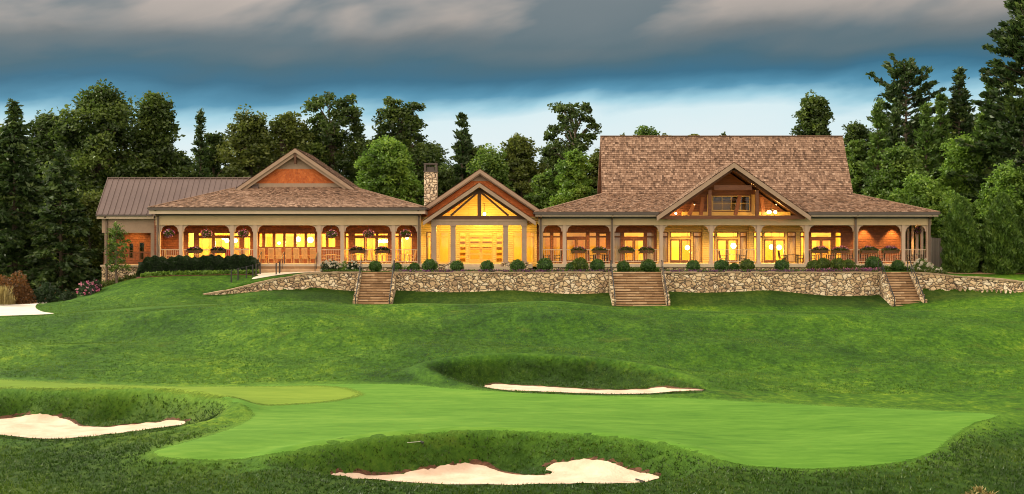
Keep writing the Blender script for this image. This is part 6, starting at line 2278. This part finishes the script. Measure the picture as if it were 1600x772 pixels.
grass_clump(X(2, -10.5), -10.5, 1.5, 1.8, 260, 'tall straw coloured grass tuft by the cart path at the left edge', 501)
grass_clump(X(15, -9.5), -9.5, .8, 1.0, 160, 'short straw coloured tuft beside the cart path', 502)
for px, py, lb, sd in ((1531, 771, 'dry grass tuft at the bottom right of the picture', 503), (1545, 776, 'smaller dry tuft at the very bottom edge on the right', 504), (1518, 777, 'leftmost dry tuft at the bottom edge on the right', 505)):
    cx, cy = cast(ZT, px, py)
    grass_clump(cx, cy, (.24 if sd == 503 else .18), .5, 40, lb, sd)

# dark hedge below the dining porch, with a hosta border
r = np.random.default_rng(21)
t = thing('hedge', (X(310, -1.2), -1.2, -.85), 'long dark mounded hedge below the left porch', 'hedge')
n = 26000
u = r.random(n)
px = 217 + u * 188
xx = X(px, -1.2)
prof = .86 + .14 * np.abs(np.sin((px - 217) / 188 * np.pi * 4.2)) + .04 * np.sin(px * .5)
prof *= np.clip((px - 213) / 14, 0, 1) ** .5 * np.clip((408 - px) / 10, 0, 1) ** .5
th = r.uniform(-.15, np.pi + .15, n)
rr = 1 - .25 * r.random(n) ** 2
zt = np.interp(px, [217, 240, 300, 360, 405], [Z(403, -1.2), Z(400.5, -1.2), Z(399.5, -1.2), Z(398, -1.2), Z(398.5, -1.2)])
zb = bil(ZT, xx, np.full(n, -1.6)) - .1
C_ = np.stack([xx, -1.2 + .85 * np.cos(th) * rr, zb + (zt - zb) * prof * np.clip(np.sin(th), 0, 1) ** .6 * rr], 1)
A_ = np.stack([r.normal(0, .5, n), np.cos(th), np.sin(th) + .3], 1) + unit(r, n) * .7
V_, Q_ = leaf_arrays(C_ - np.array(t.location), A_, .13 * r.uniform(.7, 1.3, n), np.full(n, .038), r)
np_mesh('foliage', V_, Q_, np.clip(.45 + .12 * np.sin(px * .35) + r.normal(0, .18, n), 0, 1), M['hedge_leaf'], t)
core = MB()
for k in range(24):
    a, b = 219 + 184 * k / 24, 219 + 184 * (k + 1) / 24
    za = float(np.interp(a, [217, 300, 405], [Z(405, -1.2), Z(402.5, -1.2), Z(401.5, -1.2)]))
    zg = gz(X(a, -1.2), -1.5) - .2
    core.box(X(a, -1.2), X(b, -1.2), -1.75, -.65, zg, zg + (za - zg) * .86, .1)
core.build('twigs', M['hedge_leaf'], t)


def strip_plants(px0, px1, y, dy, n, h, leaf, mat, label, seed, name='flower_bed', dens=None, base=0.0):
    r = np.random.default_rng(seed)
    px = r.uniform(px0, px1, n)
    if dens is not None:
        px = px[r.random(n) < dens(px)]
    m = len(px)
    yy = y + r.uniform(-dy, dy, m)
    xx = X(px, 0) * (yy + DIST) / DIST
    zz = bil(ZT, xx, yy) + base + h * r.random(m) * (.6 + .4 * np.sin(px * 1.1) ** 2)
    return leaf_mass(name, label, np.stack([xx, yy, zz], 1), mat, leaf, seed + 1, up_=.8, tint=.5, wide=.35)


strip_plants(220, 404, -2.5, .22, 3000, .34, .26, 'l_bright', 'green hosta border in front of the dark hedge', 601, 'ground_cover')
wave = lambda px: .35 + .65 * (np.sin(px * .21) + .5 * np.sin(px * .083 + 1) > -.1)
for a, b, sd, lb in ((617, 955, 611, 'above the long wall left of the middle stairs'), (1037, 1376, 612, 'above the wall right of the middle stairs')):
    strip_plants(a, b, -4.1, .35, 4600, .26, .11, 'purple', 'purple and violet low flowers ' + lb, sd, dens=wave)
    strip_plants(a, b, -3.9, .45, 5200, .24, .13, 'l_mid', 'green leaves among the purple flowers ' + lb, sd + 10, 'ground_cover')
strip_plants(1260, 1376, -3.9, .4, 700, .30, .13, 'pink', 'pink low flowers near the right stairs', 640)
strip_plants(965, 1030, -2.2, .25, 1500, .40, .15, 'l_mid', 'low green plants at the head of the middle stairs', 641, 'ground_cover')
strip_plants(1330, 1425, -2.2, .25, 1900, .45, .16, 'l_mid', 'low green plants at the head of the right stairs', 642, 'ground_cover')
strip_plants(505, 566, -4.0, .4, 900, .22, .13, 'l_mid', 'low green plants at the head of the curved wall', 643, 'ground_cover')
strip_plants(1425, 1480, -4.0, .4, 900, .3, .14, 'l_olive', 'low mixed plants by the fence', 644, 'ground_cover')
strip_plants(158, 220, .9, .4, 900, .6, .2, 'l_olive', 'loose green plants at the foot of the stone base', 645, 'ground_cover')
# slim young tree in front of the side wing
broadleaf('young_tree', X(183, -.6), -.6, Z(343, -.6) - gz(X(183, -.6), -.6), 2.3, 'slim young tree with sparse leaves in front of the side wing', mat='l_mid', prof='oval', base=.22, lobes=20, clumps=8, per=12, lobe_r=.17, leaf=.17, seed=701, gap=.15)
# ================================================================== PORCH FURNITURE AND FLOWERS
def make_chair(mat, label, tall=1.0, arms=True, slats=True):
    t = thing('porch_chair', (0, 0, 0), label, 'chair')
    MB().box(-.25, .25, -.25, .25, .40, .45).build('seat', M[mat], t, local=True)
    b = MB()
    zt = .45 + .62 * tall
    for x in (-.24, .20):
        b.beam((x + .02, .25, .42), (x + .02, .36, zt), .045, .05, up=(0, 1, 0))
    b.beam((-.24, .355, zt - .03), (.24, .355, zt - .03), .04, .10)
    if slats:
        for k in range(5):
            x = -.15 + .075 * k
            b.beam((x, .262, .46), (x, .345, zt - .07), .045, .02, up=(0, 1, 0))
    else:
        b.beam((0, .262, .46), (0, .345, zt - .07), .40, .03, up=(0, 1, 0))
    b.build('backrest', M[mat], t, local=True)
    for x, y in ((-.23, -.23), (.23, -.23), (-.23, .23), (.23, .23)):
        MB().box(x - .022, x + .022, y - .022, y + .022, 0, .40).build('leg', M[mat], t, local=True)
    if arms:
        for x in (-.27, .27):
            a = MB().box(x - .03, x + .03, -.27, .29, .64, .675).box(x - .02, x + .02, -.25, -.20, .45, .64)
            a.build('armrest', M[mat], t, local=True)
    return t


def make_table(mat, label, r=.45, h=.74, square=False):
    t = thing('porch_table', (0, 0, 0), label, 'table')
    if square:
        MB().box(-r, r, -r, r, h - .04, h).build('tabletop', M[mat], t, local=True)
        for x, y in ((-1, -1), (1, -1), (-1, 1), (1, 1)):
            MB().box(x * (r - .06) - .03, x * (r - .06) + .03, y * (r - .06) - .03, y * (r - .06) + .03, 0, h - .04).build('leg', M[mat], t, local=True)
    else:
        MB().lathe([(r, h - .04), (r, h)], (0, 0, 0), 18).build('tabletop', M[mat], t, local=True)
        MB().lathe([(.24, 0), (.22, .04), (.05, .08), (.05, h - .04)], (0, 0, 0), 10).build('pedestal', M[mat], t, local=True)
    return t


used = {}


def place(kind, px, y, rz, label, group, z=0.0):
    mk = {'honey': lambda l: make_chair('chair', l, 1.05), 'honeytall': lambda l: make_chair('chair', l, 1.3), 'dark': lambda l: make_chair('wicker', l, .95, True, False), 'red': lambda l: make_chair('redcloth', l, 1.2, True, False),
          'htable': lambda l: make_table('chair', l), 'dtable': lambda l: make_table('wicker', l, .5, .74, True)}[kind]
    if kind in used:
        o = copy_tree(used[kind])
        o['label'] = label
    else:
        o = mk(label)
        used[kind] = o
    o['group'] = group
    o.location = (X(px, y), y, z)
    o.rotation_euler = (0, 0, RAD(rz))
    return o


gh = 'honey wood chairs on the left porch'
for px, y, rz, kind, lb in ((411, 1.0, 175, 'honeytall', 'honey wood chair next to the column at the left of the porch steps'), (424, 1.1, 185, 'honeytall', 'second honey wood chair from the left above the porch steps'), (437, 1.0, 172, 'honeytall', 'third honey wood chair from the left above the porch steps'),
                            (451, 1.2, 188, 'honeytall', 'honey wood chair centred above the porch steps'), (464, 1.0, 180, 'honeytall', 'third honey wood chair from the right above the porch steps'), (477, 1.1, 176, 'honeytall', 'second honey wood chair from the right above the porch steps'), (489, 1.0, 186, 'honeytall', 'honey wood chair next to the column at the right of the porch steps'),
                            (506, 1.0, 90, 'honey', 'honey wood chair facing right at the table beside the porch steps'), (528, 1.0, -90, 'honey', 'honey wood chair facing left at the table beside the porch steps'),
                            (545, 1.1, 85, 'honey', 'honey wood chair at the left end of the wide bay with flower boxes'), (568, 1.0, -95, 'honey', 'honey wood chair under the left flower box of the wide bay'), (586, 1.2, 90, 'honey', 'honey wood chair under the right flower box of the wide bay'), (608, 1.0, -90, 'honey', 'honey wood chair by the column left of the last bay'),
                            (622, 1.0, 100, 'honey', 'left honey wood chair in the bay next to the entrance'), (643, 1.0, -100, 'honey', 'right honey wood chair in the bay next to the entrance'),
                            (264, 1.2, 120, 'honey', 'honey wood chair in the leftmost bay'), (277, 1.0, -70, 'honey', 'honey wood chair beside the second column from the left'), (292, 1.2, 90, 'honey', 'honey wood chair at the left end of the bay above the hedge'), (324, 1.1, -90, 'honey', 'honey wood chair between the two flower boxes above the hedge'),
                            (373, 1.0, 180, 'honeytall', 'left honey wood chair of the pair next to the red chair'), (386, 1.0, 178, 'honeytall', 'right honey wood chair of the pair next to the red chair')):
    place(kind, px, y, rz, lb, gh)
place('red', 359, 1.0, 160, 'red cushioned chair behind the third column from the left', 'red chair')
for px, lb in ((517, 'small round honey wood table beside the porch steps'), (556, 'small round honey wood table left in the wide bay'), (597, 'small round honey wood table right in the wide bay'), (632, 'small round honey wood table in the bay next to the entrance'), (308, 'small round honey wood table above the hedge')):
    place('htable', px, 1.0, 0, lb, 'round tables on the left porch')
gd = 'dark wicker chairs on the right porch'
for px, rz, lb in ((1130, 95, 'dark chair facing right at the table under the gable peak'), (1160, -95, 'dark chair facing left at the table under the gable peak'),
                   (1223, 95, 'dark chair left of the table between the gable and the fourth column from the right'), (1250, -95, 'dark chair right of the table at the right foot of the gable'),
                   (1270, 90, 'dark chair under the left pink flower box'), (1300, -90, 'dark chair between the two pink flower boxes'), (1328, -88, 'dark chair at the downspout column right of the pink flower boxes'), (1349, 92, 'dark chair before the blank red wall, left end'),
                   (1376, -90, 'dark chair between the two boxes before the blank red wall'), (1402, -95, 'dark chair before the blank red wall, right end'), (1421, 95, 'left dark chair in the last bay before the fence'), (1441, -90, 'right dark chair in the last bay before the fence'),
                   (854, 80, 'dark chair in the first narrow bay right of the entrance'), (871, -80, 'second dark chair in the first narrow bay right of the entrance'), (926, 90, 'dark chair under the flower boxes right of the entrance'), (945, -90, 'dark chair left of the middle stairs')):
    place('dark', px, 1.1, rz, lb, gd)
for px, lb in ((1145, 'dark square table under the gable peak'), (1237, 'dark square table at the right foot of the gable'), (1285, 'dark square table behind the pink flower boxes'), (1362, 'dark square table before the blank red wall'), (1431, 'dark square table in the last bay before the fence'), (936, 'dark square table left of the middle stairs'), (1316, 'dark square table right of the pink flower boxes')):
    place('dtable', px, 1.1, 0, lb, 'square dark tables on the right porch')


def flower_box(px, label, bloom, n, seed, group, y=-.16, w=1.12, tall=.30):
    r = np.random.default_rng(seed)
    x, z = X(px, y), 1.0
    t = thing('flower_box', (x, y, z), label, 'flower box', group)
    MB().add([(-w / 2 + .05, -.12, -.14), (w / 2 - .05, -.12, -.14), (w / 2 - .05, .10, -.14), (-w / 2 + .05, .10, -.14), (-w / 2, -.15, .10), (w / 2, -.15, .10), (w / 2, .10, .10), (-w / 2, .10, .10)],
             [(3, 2, 1, 0), (4, 5, 6, 7), (0, 1, 5, 4), (1, 2, 6, 5), (2, 3, 7, 6), (3, 0, 4, 7)]).build('box', M['box'], t, local=True)
    MB().box(-w / 2 + .1, -w / 2 + .16, .04, .2, .12, .2).box(w / 2 - .16, w / 2 - .1, .04, .2, .12, .2).build('hook', M['iron'], t, local=True)
    m = 620
    u = r.uniform(-1, 1, m)
    v = r.normal(0, .55, m)
    C_ = np.stack([u * (w / 2 + .07), v * .17 - .03, .10 + (1 - np.abs(u) ** 3) * tall * r.random(m) - .30 * (r.random(m) < .3) * r.random(m)], 1)
    V_, Q_ = leaf_arrays(C_, unit(r, m) + np.array([0, 0, .2]), .12 * r.uniform(.7, 1.3, m), np.full(m, .04), r)
    np_mesh('foliage', V_, Q_, np.clip(r.normal(.45, .2, m), 0, 1), M['hedge_leaf' if px < 700 else 'l_olive'], t)
    u = r.uniform(-1, 1, n)
    C_ = np.stack([u * w / 2, -.06 + r.normal(0, .10, n), .14 + (1 - np.abs(u) ** 3) * tall * r.uniform(.35, 1.1, n)], 1)
    V_, Q_ = leaf_arrays(C_, unit(r, n), np.full(n, .12), np.full(n, .055), r)
    np_mesh('blossoms', V_, Q_, r.random(n), M[bloom], t)
    return t


gb = 'flower boxes hung on the porch rails'
for i, (px, lb, bm_, n) in enumerate(((304.5, 'left purple flower box above the dark hedge', 'petunia', 50), (341, 'right purple flower box above the dark hedge', 'petunia', 60), (558.5, 'left flower box in the wide bay before the entrance', 'petunia', 45), (597.5, 'right flower box in the wide bay before the entrance', 'petunia', 55),
                                      (904, 'pale pink flower box nearest to the entrance on the right porch', 'pink', 70), (937, 'dim leafy flower box left of the middle stairs', 'petunia', 30), (978.5, 'leafy flower box over the left half of the middle stairs', 'petunia', 30), (1010, 'leafy flower box over the right half of the middle stairs', 'petunia', 35),
                                      (1281.5, 'left bright pink flower box right of the gable', 'pink', 110), (1313, 'right bright pink flower box, fullest in bloom, right of the gable', 'pink', 150), (1358, 'dim olive flower box before the blank red wall', 'petunia', 35), (1391, 'purple tinged flower box right in front of the blank red wall', 'petunia', 80))):
    flower_box(px, lb, bm_, n, 800 + i, gb, w=1.35 if px > 1270 else 1.15)


def basket(px, py, label, seed, y=-.05, bloom='pink', r_=.42):
    r = np.random.default_rng(seed)
    x, z = X(px, y), Z(py, y)
    t = thing('hanging_basket', (x, y, z), label, 'hanging basket', 'flower baskets hung in the porch bays')
    MB().lathe([(.06, -.24), (.20, -.18), (.28, -.04), (.30, .02)], (0, 0, 0), 12).build('basket', M['terracotta'], t, local=True)
    h = MB().tube([(0, 0, .55), (0, 0, BZ - z)], .012, 5)
    for k in range(3):
        th = 2.1 * k
        h.tube([(.28 * math.cos(th), .28 * math.sin(th), .02), (0, 0, .55)], .008, 4)
    h.build('hanger', M['iron'], t, local=True)
    m = 700
    u = unit(r, m)
    C_ = u * r_ * (r.random((m, 1)) ** .35) * np.array([1.1, 1, .75]) + np.array([0, 0, .06])
    V_, Q_ = leaf_arrays(C_, unit(r, m) + np.array([0, 0, -.2]), .12 * r.uniform(.7, 1.3, m), np.full(m, .04), r)
    np_mesh('foliage', V_, Q_, np.clip(r.normal(.5, .2, m), 0, 1), M['l_olive'], t)
    n = 110
    u = unit(r, n)
    C_ = u * r_ * np.array([1.12, 1.05, .8]) + np.array([0, 0, .08])
    V_, Q_ = leaf_arrays(C_, unit(r, n), np.full(n, .12), np.full(n, .055), r)
    np_mesh('blossoms', V_, Q_, r.random(n), M[bloom], t)


for i, (px, py, lb, bm_) in enumerate(((264, 366, 'hanging basket in the leftmost bay of the left porch', 'petunia'), (322.5, 366.5, 'pink hanging basket above the hedge between two flower boxes', 'pink'), (380.5, 366.5, 'pink hanging basket left of the porch steps', 'pink'),
                                       (518, 367.5, 'purple hanging basket just right of the porch steps', 'petunia'), (576, 366.5, 'pale hanging basket in the wide bay before the entrance', 'pink'), (634, 366.5, 'reddish hanging basket in the last bay before the entrance', 'pink'))):
    basket(px, py, lb, 850 + i, bloom=bm_)
basket(1436, 362, 'leafy green hanging basket in the bay next to the board fence', 870, y=1.2, bloom='petunia', r_=.35)

# curtains behind the narrow lodge windows
def curtain(px, w, label):
    y = 3.45
    x = X(px, y)
    m = MB()
    n = 22
    vs = []
    for k in range(n + 1):
        a = -w / 2 + w * k / n
        yy = y + .05 * math.sin(k * 1.9)
        vs += [(x + a, yy, .05), (x + a, yy, 2.75), (x + a, yy + .015, .05), (x + a, yy + .015, 2.75)]
    fs = []
    for k in range(n):
        b = 4 * k
        fs += [(b, b + 4, b + 5, b + 1), (b + 2, b + 3, b + 7, b + 6)]
    m.add(vs, fs)
    o = m.build('curtain', M['curtain'], loc=(x, y, .05), smooth=True)
    tag(o, label, 'curtain', 'curtains in the lodge windows')


for px, lb in ((1038.5, 'cream curtain in the narrow window at the left foot of the timber gable'), (1089.5, 'cream curtain in the narrow window beside the tan pilaster under the gable'), (1161, 'cream curtain in the narrow window right of the gable peak'), (1236, 'cream curtain in the narrow window behind the square table'), (965, 'cream curtain in the window above the left edge of the middle stairs'), (1016, 'cream curtain in the window above the right edge of the middle stairs')):
    curtain(px, .62, lb)
